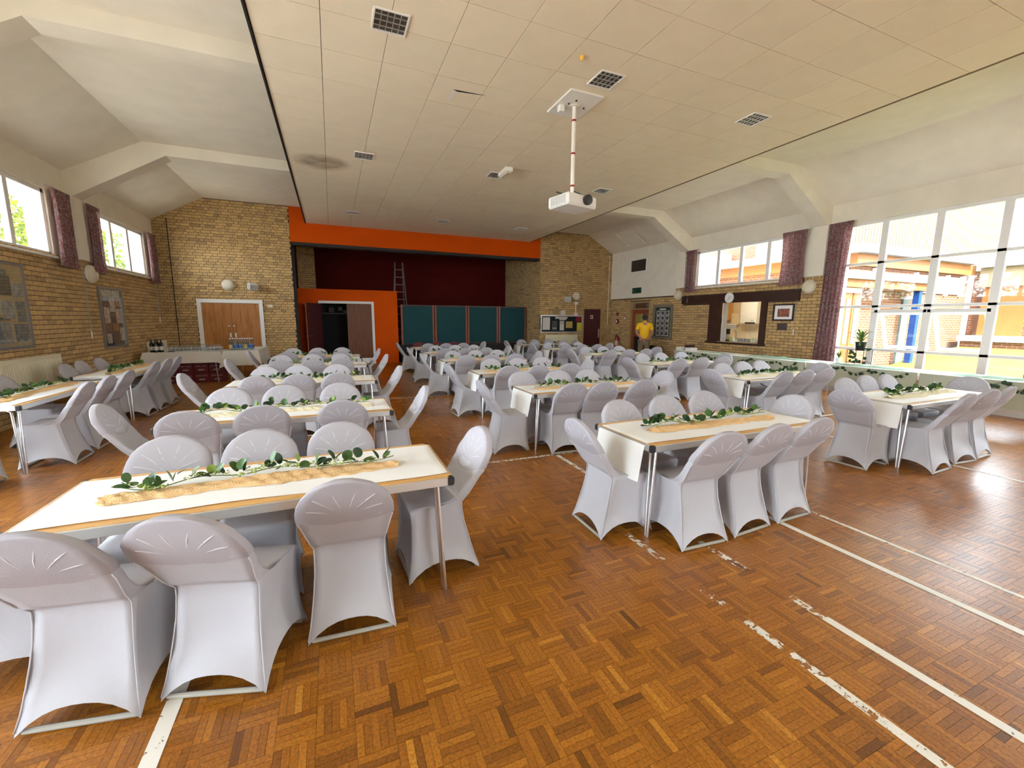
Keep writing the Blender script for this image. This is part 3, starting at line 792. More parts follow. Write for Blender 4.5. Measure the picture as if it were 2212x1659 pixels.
lf = box('leaf', M('maroon_door'), dl, 0, .80, -.02, .02, .01, 2.03, b=.003)
box('edge_strip', M('door_wood'), lf, .80, .806, -.021, .021, .01, 2.03)
for s in (-1, 1): MB().path([(.74, .02*s, 1.0), (.74, .07*s, 1.0), (.64, .07*s, 1.0)], .010, 8).build('handle', M('steel'), lf)
d5 = struct('door_5', 'brown wooden store door leaf closed on the right')
lf = box('leaf', M('door_wood_dark'), d5, .47, ho1-.06, BY+.01, BY+.05, .01, hz-.055, b=.003)
box('kick_plate', M('alu'), lf, .5, ho1-.09, BY+.004, BY+.011, .02, .2)
for k, (xa, za, s) in enumerate(((-.1, 1.86, .18), (.22, 1.92, .14), (.38, 1.84, .12))):
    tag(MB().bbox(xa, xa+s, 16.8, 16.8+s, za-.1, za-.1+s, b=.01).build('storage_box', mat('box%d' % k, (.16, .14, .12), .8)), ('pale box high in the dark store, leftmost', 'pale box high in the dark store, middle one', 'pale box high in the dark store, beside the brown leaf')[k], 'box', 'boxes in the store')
tag(MB().box(X0+.05, X1-.2, 16.75, 17.3, 1.70, 1.74).build('store_shelf', M('dark_wood')), 'dark shelf inside the open store cupboard', 'shelf')

# teal folding screens on the stage edge
xs = [2.22, 3.42, 4.66, 5.90, 7.08]
scr_l = ['teal folding screen next to the orange cupboard', 'teal folding screen, second from the orange cupboard', 'teal folding screen, third from the orange cupboard', 'teal folding screen beside the right brick wing']
for i in range(4):
    t = thing('folding_screen', scr_l[i], 'screen', ((xs[i]+xs[i+1])/2, 15.36, .641), 0, 'teal screens on the stage')
    wdt = (xs[i+1]-xs[i])/2-.012; h = 1.40
    for a in ((-wdt, -wdt+.06), (wdt-.06, wdt)): box('post', M('red_wood'), t, a[0], a[1], -.025, .025, 0, h, b=.004)
    box('rail', M('dark_wood'), t, -wdt+.06, wdt-.06, -.02, .02, 0, .05); box('rail', M('dark_wood'), t, -wdt+.06, wdt-.06, -.02, .02, h-.05, h)
    box('panel', M('teal'), t, -wdt+.06, wdt-.06, -.012, .012, .05, h-.05)
# step ladder on the stage
t = thing('step_ladder', 'aluminium step ladder standing on the dark stage', 'ladder', (2.38, 16.5, .641))
h = 2.97
for s in (-1, 1):
    MB().path([(s*.28, -.38, 0), (s*.14, 0, h)], .022, 6).build('front_rail', M('dull_alu'), t)
    MB().path([(s*.26, .55, 0), (s*.13, .04, h)], .018, 6).build('rear_rail', M('dull_alu'), t)
for k in range(1, 11):
    f = k/11; wd = .28-.14*f
    MB().box(-wd, wd, -.38*(1-f)-.04, -.38*(1-f)+.04, f*h-.012, f*h+.012).build('step', M('dull_alu'), t)
MB().box(-.16, .16, -.08, .10, h-.02, h+.015).build('top_cap', M('greyplastic'), t)
tag(MB().bbox(-.12, .12, -.08, .08, 0, .28, b=.02).build('bucket_tray', M('greyplastic'), t), 'grey tray hanging on the ladder'); t.children[-1].location = (0, -.08, 2.15)

# ================================================================== SERVING HATCH AND KITCHEN
ht = struct('window_8', 'dark-framed serving hatch opening into the kitchen')
mb = MB()
mb.box(XR-.05, XR+.02, 6.80, 10.52, 2.06, 2.30)
mb.build('lintel_beam', M('dark_wood'), ht)
box('jamb', M('dark_wood'), ht, XR-.04, XR+.1, 9.09, 9.43, .95, 2.06); box('jamb', M('dark_wood'), ht, XR-.04, XR+.1, 7.61, 7.78, .95, 2.06)
box('counter', M('dark_wood'), ht, XR-.10, XR+.45, 7.58, 9.46, .91, .955, b=.008)
mb = MB(); mb.box(XR+.12, XR+.3, 9.06, 9.09, .955, 2.06); mb.box(XR+.12, XR+.3, 7.78, 7.81, .955, 2.06); mb.build('reveal', M('white_paint'), ht)
kt = struct('wall_kitchen', 'cream tiled kitchen behind the serving hatch')
KX1 = XR+2.9
mb = MB(); mb.box(KX1, KX1+.1, 7.3, 11.6, 0, 2.5); mb.box(XR+.3, KX1, 11.5, 11.6, 0, 2.5); mb.box(XR+.3, KX1+.1, 7.2, 7.3, 0, 2.5); mb.box(XR+.3, KX1+.1, 7.2, 11.6, 2.5, 2.6); mb.box(XR+.3, KX1+.1, 7.2, 11.6, -.1, 0)
mb.build('plaster', mat('kitchen_cream', (.80, .70, .50), .6), kt)
tl = mat('kitchen_tile', (.82, .74, .58), .25)
tmb = {}
for i in range(14):
    for j in range(3):
        o = MB().bbox(KX1-.012, KX1-.001, 0, .196, 0, .196, b=.002).mesh('wall_tile', tl) if not tmb else tmb['m']
        tmb['m'] = o; obj('wall_tile', o, kt, (0, 8.68+i*.2, .94+j*.2))
box('worktop', mat('worktop', (.60, .58, .54), .4), kt, KX1-.6, KX1-.015, 7.32, 11.48, .88, .92, b=.006)
box('base_units', M('oak'), kt, KX1-.57, KX1-.02, 7.32, 11.48, .0, .88)
tag(empty('kitchen_lamp', (XR+1.5, 9.6, 2.49)), 'white fluorescent batten on the kitchen ceiling', 'lamp')
kl = [o for o in COL.objects if o.name.startswith('kitchen_lamp')][-1]
em = mat('tube_light', (1, 1, 1), .5, emit=((1.0, .86, .62), 30.0))
MB().bbox(-.07, .07, -.7, .7, -.05, 0, b=.01).build('housing', M('white_paint'), kl); MB().path([(0, -.65, -.07), (0, .65, -.07)], .02, 8).build('tube', em, kl)
# things in the kitchen
t = thing('wall_cupboard', 'oak wall cupboard seen at the left of the hatch', 'cupboard', (KX1-.34, 11.28, 1.57))
box('body', M('oak'), t, 0, .32, -.24, .20, 0, .9); box('door', M('oak'), t, -.02, -.002, -.235, -.01, .01, .89, b=.004); box('door', M('oak'), t, -.02, -.002, .0, .195, .01, .89, b=.004)
t = thing('water_heater', 'white wall boiler at the right of the hatch', 'boiler', (KX1-.32, 10.20, 1.46))
box('case', M('white_paint'), t, 0, .30, -.32, .30, 0, 1.0, b=.015); box('grille', M('black_plastic'), t, -.01, .02, -.28, .08, .0, .05); box('badge', M('greyplastic'), t, -.004, 0, -.22, -.12, .10, .13)
t = thing('towel_dispenser', 'cream paper towel dispenser on the kitchen wall', 'dispenser', (KX1-.14, 10.86, 1.40))
MB().bbox(0, .12, -.16, .16, 0, .42, b=.03).build('case', mat('disp', (.78, .68, .48), .35), t); box('slot', M('greyplastic'), t, .02, .1, -.12, .12, -.008, 0); box('window_slot', M('greyplastic'), t, -.003, .002, .06, .075, .26, .34)
t = thing('coffee_machine', 'white coffee machine with black spouts on the worktop', 'coffee machine', (XR+.62, 9.45, .956))
box('hatch_shelf', M('worktop'), ht, XR+.42, XR+.95, 7.58, 9.80, .91, .955)
MB().bbox(-.2, .2, -.12, .20, 0, .5, b=.012).build('body', mat('mach', (.72, .72, .70), .3), t)
MB().bbox(-.22, .2, -.30, -.12, .36, .5, b=.012).build('brew_head', M('white_paint'), t)
MB().bbox(-.16, .16, -.30, -.12, 0, .04, b=.008).build('drip_tray', M('black_plastic'), t); MB().bbox(-.05, .05, -.22, -.13, .2, .36, b=.01).build('spout', M('black_plastic'), t)
t = thing('coffee_pot', 'round black coffee jug on top of the machine', 'coffee pot', (XR+.62, 9.53, 1.457))
MB().lathe([(0, 0), (.085, .0), (.10, .05), (.08, .11), (.045, .14), (.045, .19), (.05, .195), (0, .195)], 18).build('jug', M('black_plastic'), t, True); MB().path([(.09, 0, .06), (.13, 0, .10), (.11, 0, .15), (.05, 0, .16)], .01, 6).build('handle', M('black_plastic'), t)
t = thing('tap', 'curved steel kitchen tap over the sink', 'tap', (KX1-.18, 10.70, .921))
MB().path([(0, 0, 0), (0, 0, .18), (-.02, 0, .26), (-.08, -.02, .29), (-.14, -.03, .27)], .012, 8).build('spout', M('steel'), t, True); MB().box(-.03, .03, -.10, .10, 0, .03).build('base', M('steel'), t)
mug = MB().lathe([(0, 0), (.032, 0), (.036, .09), (.033, .09), (.030, .006), (0, .006)], 14).mesh('mug', mat('mug_grey', (.32, .34, .33), .3), True)
for k, yy in enumerate((8.84, 8.75, 8.66, 8.57, 8.48)):
    o = obj('mug', mug, None, (XR+.55, yy, .956)); tag(o, 'grey tumbler in the row on the hatch counter', 'tumbler', 'tumblers on the hatch counter')
for k, (yy, c, lb) in enumerate(((9.05, (.55, .5, .05), 'yellow tub on the hatch counter'), (8.95, (.8, .8, .76), 'small white cup on the hatch counter'), (8.36, (.75, .72, .4), 'pale jar on the hatch counter'), (8.27, (.82, .82, .78), 'white bottle on the hatch counter'))):
    o = MB().lathe([(0, 0), (.04, 0), (.042, .08), (.03, .10), (.018, .105), (.018, .13), (0, .13)], 14).build(('tub', 'cup', 'jar', 'bottle')[k], mat('hc%d' % k, c, .35), None, True); o.location = (XR+.50, yy, .956); tag(o, lb, ('tub', 'cup', 'jar', 'bottle')[k])
o = MB().lathe([(0, 0), (.08, 0), (.13, .06), (.125, .06), (.07, .008), (0, .008)], 18).build('bread_basket', M('oak'), None, True); o.location = (XR+.55, 8.05, .956); tag(o, 'brown basket at the right end of the hatch counter', 'basket')
o = MB().path([(0, .06*math.cos(a*PI/8), .06*math.sin(a*PI/8)) for a in range(16)], .008, 6, close=True).build('wall_clock_ring', M('dark_wood'), None, True); o.location = (KX1-.03, 10.62, 2.12); tag(o, 'dark ring hanging high on the kitchen wall', 'ring')

# ================================================================== WALL FITTINGS
def wall_lamp(label, loc, axis, r=.15):
    t = thing('wall_lamp', label, 'lamp', loc, 0, 'round wall lamps')
    MB().lathe([(0, 0), (r, 0), (r*1.0, .03), (0, .03)], 28, axis=axis).build('base_ring', M('white_paint'), t, True)
    MB().lathe([(r*.97, .028), (r*.96, .05), (r*.8, .085), (r*.5, .105), (0, .112)], 28, axis=axis).build('opal_cover', M('lampglass'), t, True)
wall_lamp('round wall lamp above the orange double doors', (-2.64, YF-.007, 2.46), '-Y', .155)
wall_lamp('round wall lamp above the notice board', (8.69, YF-.007, 2.44), '-Y', .15)
wall_lamp('round wall lamp under the curtains on the left wall', (XL+.009, 10.76, 2.36), 'X', .17)
wall_lamp('small round wall lamp at the end of the dark beam', (XR-.009, 10.72, 2.36), '-X', .15)
wall_lamp('big round wall lamp left of the long curtain', (XR-.009, 6.62, 2.36), '-X', .155)
def loudspeaker(label, loc, rz):
    t = thing('loudspeaker', label, 'loudspeaker', loc, 0, 'wall loudspeakers')
    MB().path([(0, 0, .0), (0, -.12, .02)], .03, 10).build('bracket', M('white_paint'), t)
    c = empty('cabinet', (0, -.20, 0), rz); c.parent = t; c.rotation_euler = (math.radians(18), 0, rz)
    MB().bbox(-.12, .12, -.11, .11, -.10, .10, b=.035).build('case', mat('spk_case', (.62, .60, .54), .4) if 'spk_case' not in MATS else M('spk_case'), c)
    MB().bbox(-.10, .10, -.118, -.105, -.08, .08, b=.02).build('grille', M('greyplastic'), c)
loudspeaker('grey wall loudspeaker above the orange double doors', (-2.02, YF-.006, 2.42), math.radians(25))
loudspeaker('small white wall loudspeaker above the notice board', (8.22, YF-.006, 2.32), math.radians(-40))
# sensor box, pipe, alarm, extinguisher, exit sign, grille, access hatch
t = thing('alarm_box', 'small cream box right of the double doors', 'box', (-1.65, YF-.007, 1.88)); MB().bbox(-.075, .075, -.05, 0, -.03, .05, b=.008).build('case', M('rad'), t); MB().lathe([(0, 0), (.012, 0), (.012, .006), (0, .006)], 10, (-.045, -.05, .01), '-Y').build('sensor', M('black_plastic'), t)
def pipe(label, pts, r, m_):
    o = MB().path(pts, r, 8).build('conduit', m_, None, True); tag(o, label, 'conduit'); return o
pipe('dark conduit running down the brick beside the double doors', [(-3.9, YF-.018, 4.15), (-3.9, YF-.018, 0.05)], .011, mat('conduit_dark', (.05, .03, .02), .6))
pipe('cream pipe down the brick by the right corner', [(10.17, YF-.022, 4.05), (10.17, YF-.022, 1.35)], .015, M('rad'))
def cord(label, X, sgn, y, z0, z1):
    t = thing('pull_cord', label, 'cord', (X+sgn*.04, y, z0), 0, 'curtain pull cords')
    for s in (-1, 1): MB().path([(0, .02*s, .12), (0, .03*s, z1-z0)], .004, 5).build('string', M('bar_paint'), t)
    MB().path([(0, 0, 0), (0, 0, .14)], .012, 8).build('weight', M('white_paint'), t)
cord('white curtain cord with weight between the left pictures', XL, 1, 10.45, 1.15, 2.5)
cord('curtain cord in the left brick corner', XL, 1, 14.0, 1.42, 2.5)
cord('curtain cord beside the framed picture', XR, -1, 6.86, 1.22, 2.45)
cord('curtain cord at the left end of the dark beam', XR, -1, 10.3, 2.1, 2.5)
t = thing('fire_extinguisher', 'red fire extinguisher on the brick beside the red door', 'extinguisher', (XR-.10, 13.72, .45))
MB().lathe([(0, 0), (.075, 0), (.08, .02), (.08, .40), (.06, .47), (.03, .49), (0, .49)], 18).build('cylinder', mat('ext_red', (.35, .015, .015), .3), t, True)
MB().lathe([(.0805, .12), (.0815, .12), (.0815, .30), (.0805, .30)], 18).build('label_band', mat('ext_label', (.62, .40, .36), .5), t)
MB().path([(0, 0, .49), (0, 0, .53), (-.08, 0, .56)], .012, 8).build('valve', M('black_plastic'), t); MB().path([(0, .03, .52), (0, .12, .44), (0, .11, .2)], .01, 8).build('hose', M('black_plastic'), t, True)
box('bracket', M('black_plastic'), t, .06, .10, -.02, .02, .2, .42)
t = thing('fire_bell', 'red round fire bell on the brick near the corner', 'bell', (XR-.006, 13.85, 1.5)); MB().lathe([(0, 0), (.10, 0), (.10, .03), (.06, .05), (0, .055)], 20, axis='-X').build('gong', mat('bell_red', (.20, .02, .02), .4), t, True); MB().lathe([(.03, .05), (.045, .055), (.03, .06)], 16, axis='-X').build('ring', M('white_paint'), t)
t = thing('call_point', 'small red alarm box above the fire bell', 'alarm', (XR-.006, 13.85, 1.78)); MB().bbox(-.04, 0, -.06, .06, -.06, .06, b=.008).build('case', M('bell_red'), t)
t = thing('light_switch', 'white light switch beside the red door', 'switch', (XR-.006, 13.42, 1.62)); MB().bbox(-.01, 0, -.04, .04, -.04, .04, b=.003).build('plate', M('white_paint'), t); MB().box(-.014, -.009, -.012, .012, -.012, .012).build('rocker', M('black_plastic'), t)
t = thing('exit_sign', 'dark green emergency exit sign on the cream bulkhead', 'sign', (XR-.051, 12.72, 2.62)); MB().bbox(-.03, 0, -.24, .24, -.10, .10, b=.006).build('panel', mat('exit_green', (.004, .05, .03), .4), t)
MB().box(-.033, -.029, .10, .20, -.06, .06).build('running_figure', mat('exit_pale', (.03, .16, .11), .4), t)
t = thing('air_grille', 'dark ventilation grille in white frame on the cream bulkhead', 'grille', (XR-.051, 12.68, 3.50))
for a in ((-.44, .44, .20, .23), (-.44, .44, -.23, -.20), (-.44, -.40, -.20, .20), (.40, .44, -.20, .20)): box('frame', M('white_paint'), t, -.03, 0, *a)
for k in range(9): box('slat', mat('slat_dark', (.06, .045, .03), .5) if 'slat_dark' not in MATS else M('slat_dark'), t, -.018, -.004, -.40, .40, -.19+k*.043, -.165+k*.043)
MB().box(-.004, -.001, -.40, .40, -.2, .2).build('backing', M('black'), t)
# radiators
def radiator(label, loc, rz, L_, H_):
    t = thing('radiator', label, 'radiator', loc, rz, 'panel radiators')   # local: back to +Y wall, faces -Y
    MB().bbox(-L_/2, L_/2, -.09, -.05, 0, H_, b=.01).build('panel', M('rad'), t)
    mb = MB(); n = int(L_/.045)
    for i in range(n):
        x = -L_/2+.03+i*(L_-.06)/max(1, n-1); mb.bbox(x-.012, x+.012, -.100, -.088, .05, H_-.06, b=.004)
    mb.build('ribs', M('rad'), t)
    box('top_grille', M('rad'), t, -L_/2, L_/2, -.09, -.012, H_-.012, H_+.004, b=.003); box('side_panel', M('rad'), t, -L_/2-.004, -L_/2+.01, -.09, -.012, .02, H_); box('side_panel', M('rad'), t, L_/2-.01, L_/2+.004, -.09, -.012, .02, H_)
    MB().path([(L_/2+.03, -.05, -.12), (L_/2+.03, -.05, .05), (L_/2-.01, -.05, .05)], .012, 8).build('valve_pipe', M('steel'), t)
radiator('cream ribbed radiator at the left picture edge', (XL+.007, 8.15, .35), PI/2, 2.2, .60)
radiator('cream radiator in the brick corner behind the wine bottles', (XL+.007, 13.55, .35), PI/2, 1.1, .59)
radiator('cream radiator under the notice board', (8.07, YF-.007, .38), 0, 1.36, .60)
# picture boards on the left wall
frm = mat('board_frame', (.30, .29, .28), .4, .6)
def board_left(label, y0, y1, z0, z1, bgc, patches):
    t = thing('picture_board', label, 'picture', (XL+.007, (y0+y1)/2, z0), 0, 'picture boards on the left wall')
    w2, h = (y1-y0)/2, z1-z0
    box('backing', bgc, t, 0, .02, -w2, w2, 0, h)
    for a in ((-w2-.03, -w2+.01, -.03, h+.03), (w2-.01, w2+.03, -.03, h+.03), (-w2+.01, w2-.01, -.03, .01), (-w2+.01, w2-.01, h-.01, h+.03)): box('frame', frm, t, 0, .035, *a)
    for i, (a, c, p, q, col) in enumerate(patches):
        box('photo', col, t, .02, .0225+.0006*(i % 4), -w2+a*2*w2, -w2+c*2*w2, p*h, q*h)
    box('glazing', M('pane'), t, .028, .030, -w2+.01, w2-.01, .01, h-.01)
pc = {k: mat('ph_'+k, c, .5, noise=.45, nscale=14) for k, c in dict(dark=(.06, .07, .08), grey=(.28, .30, .32), sepia=(.42, .32, .22), blue=(.12, .17, .22), pale=(.55, .53, .48), brown=(.20, .13, .08), paper=(.62, .56, .50), orange=(.45, .22, .07)).items()}
board_left('big collage of old photographs at the left picture edge', 7.3, 8.74, 1.12, 2.29, mat('board_tan', (.50, .36, .20), .7, noise=.1, nscale=5),
    [(.05, .28, .70, .95, pc['grey']), (.32, .60, .72, .92, pc['sepia']), (.62, .80, .62, .86, pc['dark']), (.66, .76, .86, .93, pc['blue']), (.82, .97, .60, .78, pc['grey']), (.05, .40, .38, .66, pc['brown']), (.45, .62, .40, .58, pc['pale']), (.62, .80, .34, .56, pc['grey']), (.83, .97, .30, .56, pc['blue']), (.05, .45, .06, .34, pc['dark']), (.5, .72, .05, .30, pc['grey']), (.76, .97, .06, .28, pc['blue']), (.55, .72, .32, .36, pc['dark'])])
board_left('tall framed board of clippings on the left wall', 10.98, 11.93, .96, 2.12, mat('board_grey', (.10, .10, .11), .7),
    [(.08, .9, .86, .98, pc['pale']), (.10, .36, .70, .85, pc['brown']), (.38, .62, .60, .85, pc['paper']), (.66, .9, .70, .85, pc['sepia']), (.10, .34, .40, .68, pc['paper']), (.40, .60, .52, .58, pc['brown']), (.62, .9, .40, .66, pc['paper']), (.42, .68, .26, .40, pc['orange']), (.08, .36, .24, .38, pc['brown']), (.72, .92, .08, .32, pc['pale']), (.10, .30, .05, .22, pc['paper']), (.36, .66, .06, .22, pc['dark'])])
# notice board on the stage wall, right wing
t = thing('notice_board', 'black notice board with pinned papers on the brick wing', 'notice board', (8.09, YF-.007, 1.09))
box('felt', mat('felt', (.008, .012, .012), .9), t, -.88, .88, -.02, 0, 0, .60)
for a in ((-.91, -.87, -.03, .63), (.87, .91, -.03, .63), (-.87, .87, -.03, .01), (-.87, .87, .59, .63)): box('frame', M('alu'), t, a[0], a[1], -.03, 0, a[2], a[3])
pp = {'w': mat('notice_white', (.62, .58, .54), .7, noise=.12, nscale=60), 'r': mat('notice_red', (.20, .01, .02), .7), 'y': mat('notice_yellow', (.55, .45, .03), .7), 'o': mat('notice_ochre', (.48, .33, .10), .7), 'k': mat('notice_dark', (.07, .07, .07), .7)}
for a in ((-.83, -.52, .08, .55, 'w'), (-.43, -.21, .06, .42, 'k'), (-.10, .09, .06, .42, 'w'), (.17, .46, .15, .40, 'o'), (.66, .86, .03, .36, 'y'), (.60, .86, .40, .585, 'r'), (-.30, .23, .50, .565, 'w'), (-.12, .17, .45, .49, 'w')):
    box('notice', pp[a[4]], t, a[0], a[1], -.023, -.02, a[2], a[3])
mb = MB()
for dx in (-.055, .03):
    for dz in (.30, .37): mb.box(dx, dx+.035, -.0245, -.023, dz, dz+.035)
mb.build('print', M('black'), t)
for k in range(4): box('print', pp['w'], t, -.40, -.24, -.0245, -.023, .12+k*.012, .125+k*.012)
o = box('paper_sign', pp['w'], None, 8.03, 8.24, YF-.011, YF-.007, 1.73, 1.90); tag(o, 'white paper pinned just above the notice board', 'paper')
t = thing('thermostat', 'white thermostat with short conduit beside the notice board', 'thermostat', (8.72, YF-.007, 1.76))
MB().bbox(-.10, .08, -.03, 0, -.04, .04, b=.006).build('case', M('white_paint'), t); MB().box(.02, .06, -.033, -.029, -.01, .012).build('display', M('black_plastic'), t); MB().box(-.05, -.02, -.015, 0, .04, .38).build('conduit', M('white_paint'), t); MB().bbox(-.10, .05, -.03, 0, .38, .48, b=.006).build('junction_box', M('white_paint'), t)
t = thing('hook_rack', 'dark metal bracket on the brick left of the notice board', 'bracket', (6.93+.22, YF-.007, 1.2)); MB().path([(0, 0, .42), (0, -.06, .40), (0, -.02, .25), (0, -.06, .12), (0, 0, 0)], .018, 8).build('hooks', M('slat_dark'), t, True)
# member photographs, right wall
t = thing('photo_frame', 'grey wooden frame with rows of portrait photographs beside the red door', 'picture frame', (XR-.007, 11.36, .92))
for a in ((-.46, -.36, 0, 1.16), (.36, .46, 0, 1.16), (-.36, .36, 0, .09), (-.36, .36, 1.07, 1.16)): box('frame', mat('grey_wood', (.20, .17, .12), .7, noise=.2, nscale=20) if 'grey_wood' not in MATS else M('grey_wood'), t, -.04, 0, *a)
box('backing', mat('dark_green_felt', (.03, .05, .03), .9), t, -.012, -.001, -.36, .36, .09, 1.07)
box('title', pp['w'], t, -.016, -.012, -.12, .16, .98, 1.03)
for r in range(5):
    for c in range(3):
        yy = -.30+c*.21; zz = .11+r*.172
        box('photo', pc['pale'], t, -.016, -.012, yy, yy+.18, zz, zz+.155); box('portrait', pc['dark'], t, -.0185, -.016, yy+.03, yy+.15, zz+.03, zz+.135)
# clock and framed picture
t = thing('wall_clock', 'round white wall clock on the dark hatch beam', 'clock', (XR-.052, 8.74, 2.19))
MB().lathe([(0, 0), (.14, 0), (.145, .02), (.13, .035), (.125, .03)], 28, axis='-X').build('rim', M('white_paint'), t, True); MB().lathe([(0, .026), (.126, .026)], 28, axis='-X').build('face', mat('clock_face', (.66, .64, .58), .5), t)
MB().path([(-.03, 0, 0), (-.03, -.05, .04)], .005, 5).build('hour_hand', M('black'), t); MB().path([(-.032, 0, 0), (-.032, .04, -.08)], .004, 5).build('minute_hand', M('black'), t)
t = thing('framed_picture', 'small picture in black frame with white mount right of the hatch', 'picture', (XR-.007, 7.17, 1.56))
for a in ((-.27, -.23, 0, .42), (.23, .27, 0, .42), (-.23, .23, 0, .04), (-.23, .23, .38, .42)): box('frame', M('dark_wood'), t, -.03, 0, *a)
box('mount', M('paper'), t, -.012, -.002, -.23, .23, .04, .38); box('print', mat('pic', (.30, .10, .06), .6, noise=.6, nscale=18), t, -.016, -.012, -.15, .15, .10, .30); box('print_sky', mat('pic_sky', (.62, .50, .20), .6), t, -.0155, -.0121, -.15, .15, .22, .30)
o = box('wall_plate', mat('plate_dark', (.07, .05, .045), .5), None, XR-.02, XR-.007, 7.05, 7.30, 1.33, 1.50, b=.004); tag(o, 'small dark plaque under the framed picture', 'plaque')
# access hatch in the sloping ceiling, right
def slopeR(s, y, d=0.004):  # s = distance from wall along X
    nx, nz = (SOFF-WTOP), KX; ln = math.hypot(nx, nz)
    return (XR-s-(-nx/ln)*0-d*nx/ln, y, WTOP+(SOFF-WTOP)*s/KX-d*nz/ln)
mb = MB()
for s0, s1, ya, yb in ((.25, .95, 12.10, 12.16), (.25, .95, 12.94, 13.0), (.25, .31, 12.16, 12.94), (.89, .95, 12.16, 12.94)):
    n = len(mb.v)
    for d in (.0, .03):
        for s, yy in ((s0, ya), (s1, ya), (s1, yb), (s0, yb)): mb.v.append(slopeR(s, yy, d))
    for q in ((0,1,2,3),(7,6,5,4),(0,4,5,1),(1,5,6,2),(2,6,7,3),(3,7,4,0)): mb.f.append(tuple(n+i for i in q)); mb.mi.append(0)
ah = thing('access_hatch', 'framed loft hatch in the sloping ceiling at the right', 'hatch'); mb.build('frame', M('cream'), ah)
g = MB(); g.quad(slopeR(.31, 12.16, .006), slopeR(.89, 12.16, .006), slopeR(.89, 12.94, .006), slopeR(.31, 12.94, .006)); g.build('panel', M('cream'), ah)

# ================================================================== CEILING FITTINGS
def ceiling_light(label, x, y, dark=True):
    t = thing('ceiling_light', label, 'ceiling light', (x, y, CZ), 0, 'recessed louvre lights')
    for a in ((-.16, .16, -.16, -.145), (-.16, .16, .145, .16), (-.16, -.145, -.145, .145), (.145, .16, -.145, .145)): box('frame', M('white_paint'), t, a[0], a[1], a[2], a[3], -.012, 0)
    MB().box(-.145, .145, -.145, .145, -.001, -.0003).build('recess', M('slat_dark'), t)
    for k in range(4): box('louvre', M('alu'), t, -.088+k*.058-.003, -.088+k*.058+.003, -.145, .145, -.01, -.001)
    for k in range(3): box('louvre', M('alu'), t, -.145, .145, -.08+k*.08-.003, -.08+k*.08+.003, -.01, -.001)
nm = ['nearest the camera', 'in the middle', 'nearest the stage']; cn = ['left', 'centre', 'right']
for j, yy in enumerate((4.53, 8.12, 12.40)):
    for i, xx in enumerate((.65, 3.07, 5.50)):
        ceiling_light('square louvre ceiling light, %s line, %s' % (cn[i], nm[j]), xx, yy)
t = thing('emergency_light', 'white emergency light box hanging at the ceiling centre', 'emergency light', (3.10, 7.72, CZ)); MB().bbox(-.07, .07, -.20, .20, -.10, -.02, b=.01).build('body', M('white_paint'), t); MB().bbox(-.05, .05, -.18, .18, -.125, -.10, b=.01).build('diffuser', M('lampglass'), t); MB().box(-.03, .03, -.1, .1, -.02, 0).build('mount', mat('yellow_tape', (.75, .55, .15), .6), t)
t = thing('smoke_detector', 'small yellow fitting on the ceiling near the projector', 'fitting', (2.58, 4.26, CZ)); MB().lathe([(0, 0), (.022, 0), (.025, -.02), (.012, -.045), (0, -.05)], 12).build('body', mat('brass', (.80, .48, .06), .4), t, True)
# projector
PX, PY = 3.03, 5.16
t = thing('projector', 'white projector hanging on a white pole from the ceiling', 'projector', (PX, PY, CZ))
MB().bbox(-.24, .24, -.32, .30, -.022, 0, b=.003).build('ceiling_plate', M('white_paint'), t)
MB().lathe([(0, -.022), (.06, -.022), (.06, -.03), (.032, -.034)], 16).build('flange', M('white_paint'), t)
pole = MB().path([(0, 0, -.03), (0, 0, -1.10)], .026, 14).build('pole', mat('pole_white', (.82, .80, .76), .35), t, True)
for z in (-.20, -.60, -1.00): MB().lathe([(.0268, z-.012), (.0285, z-.012), (.0285, z+.012), (.0268, z+.012)], 14).build('red_band', mat('red_tape', (.32, .02, .02), .5) if 'red_tape' not in MATS else M('red_tape'), pole)
MB().bbox(-.20, -.13, .02, .09, -.10, -.022, b=.006).build('socket_box', M('white_paint'), t)
for p in ((-.05, -.13), (.14, .0), (-.10, -.03)): MB().lathe([(0, -.022), (.013, -.022), (.010, -.035), (0, -.036)], 10, (p[0], p[1], 0)).build('bolt', M('black_plastic'), t)
pb = empty('body', (.02, .02, -1.12), math.radians(12)); pb.parent = t
MB().bbox(-.26, .26, -.20, .20, -.17, -.02, b=.02).build('case', M('white_paint'), pb)
MB().lathe([(0, 0), (.062, 0), (.066, .04), (.062, .055), (.05, .058), (0, .058)], 24, (.06, -.20, -.085), '-Y').build('lens_cap', M('black_plastic'), pb, True)
for k in range(9): MB().box(-.263, -.259, -.15+k*.033, -.132+k*.033, -.145, -.045).build('vent_slot', M('greyplastic'), pb)
MB().box(-.12, .12, -.10, .10, -.02, -.012).build('mount_bracket', mat('brown_metal', (.16, .09, .05), .5), pb)
MB().path([(0, 0, .10), (-.06, -.02, .02), (-.14, -.06, -.01), (-.24, -.05, -.015), (-.30, -.02, 0), (-.24, .02, .01), (-.12, 0, 0), (0, -.04, .05), (.06, -.12, .0), (.08, -.17, -.02)], .007, 6).build('cable', M('black_plastic'), pb, True)
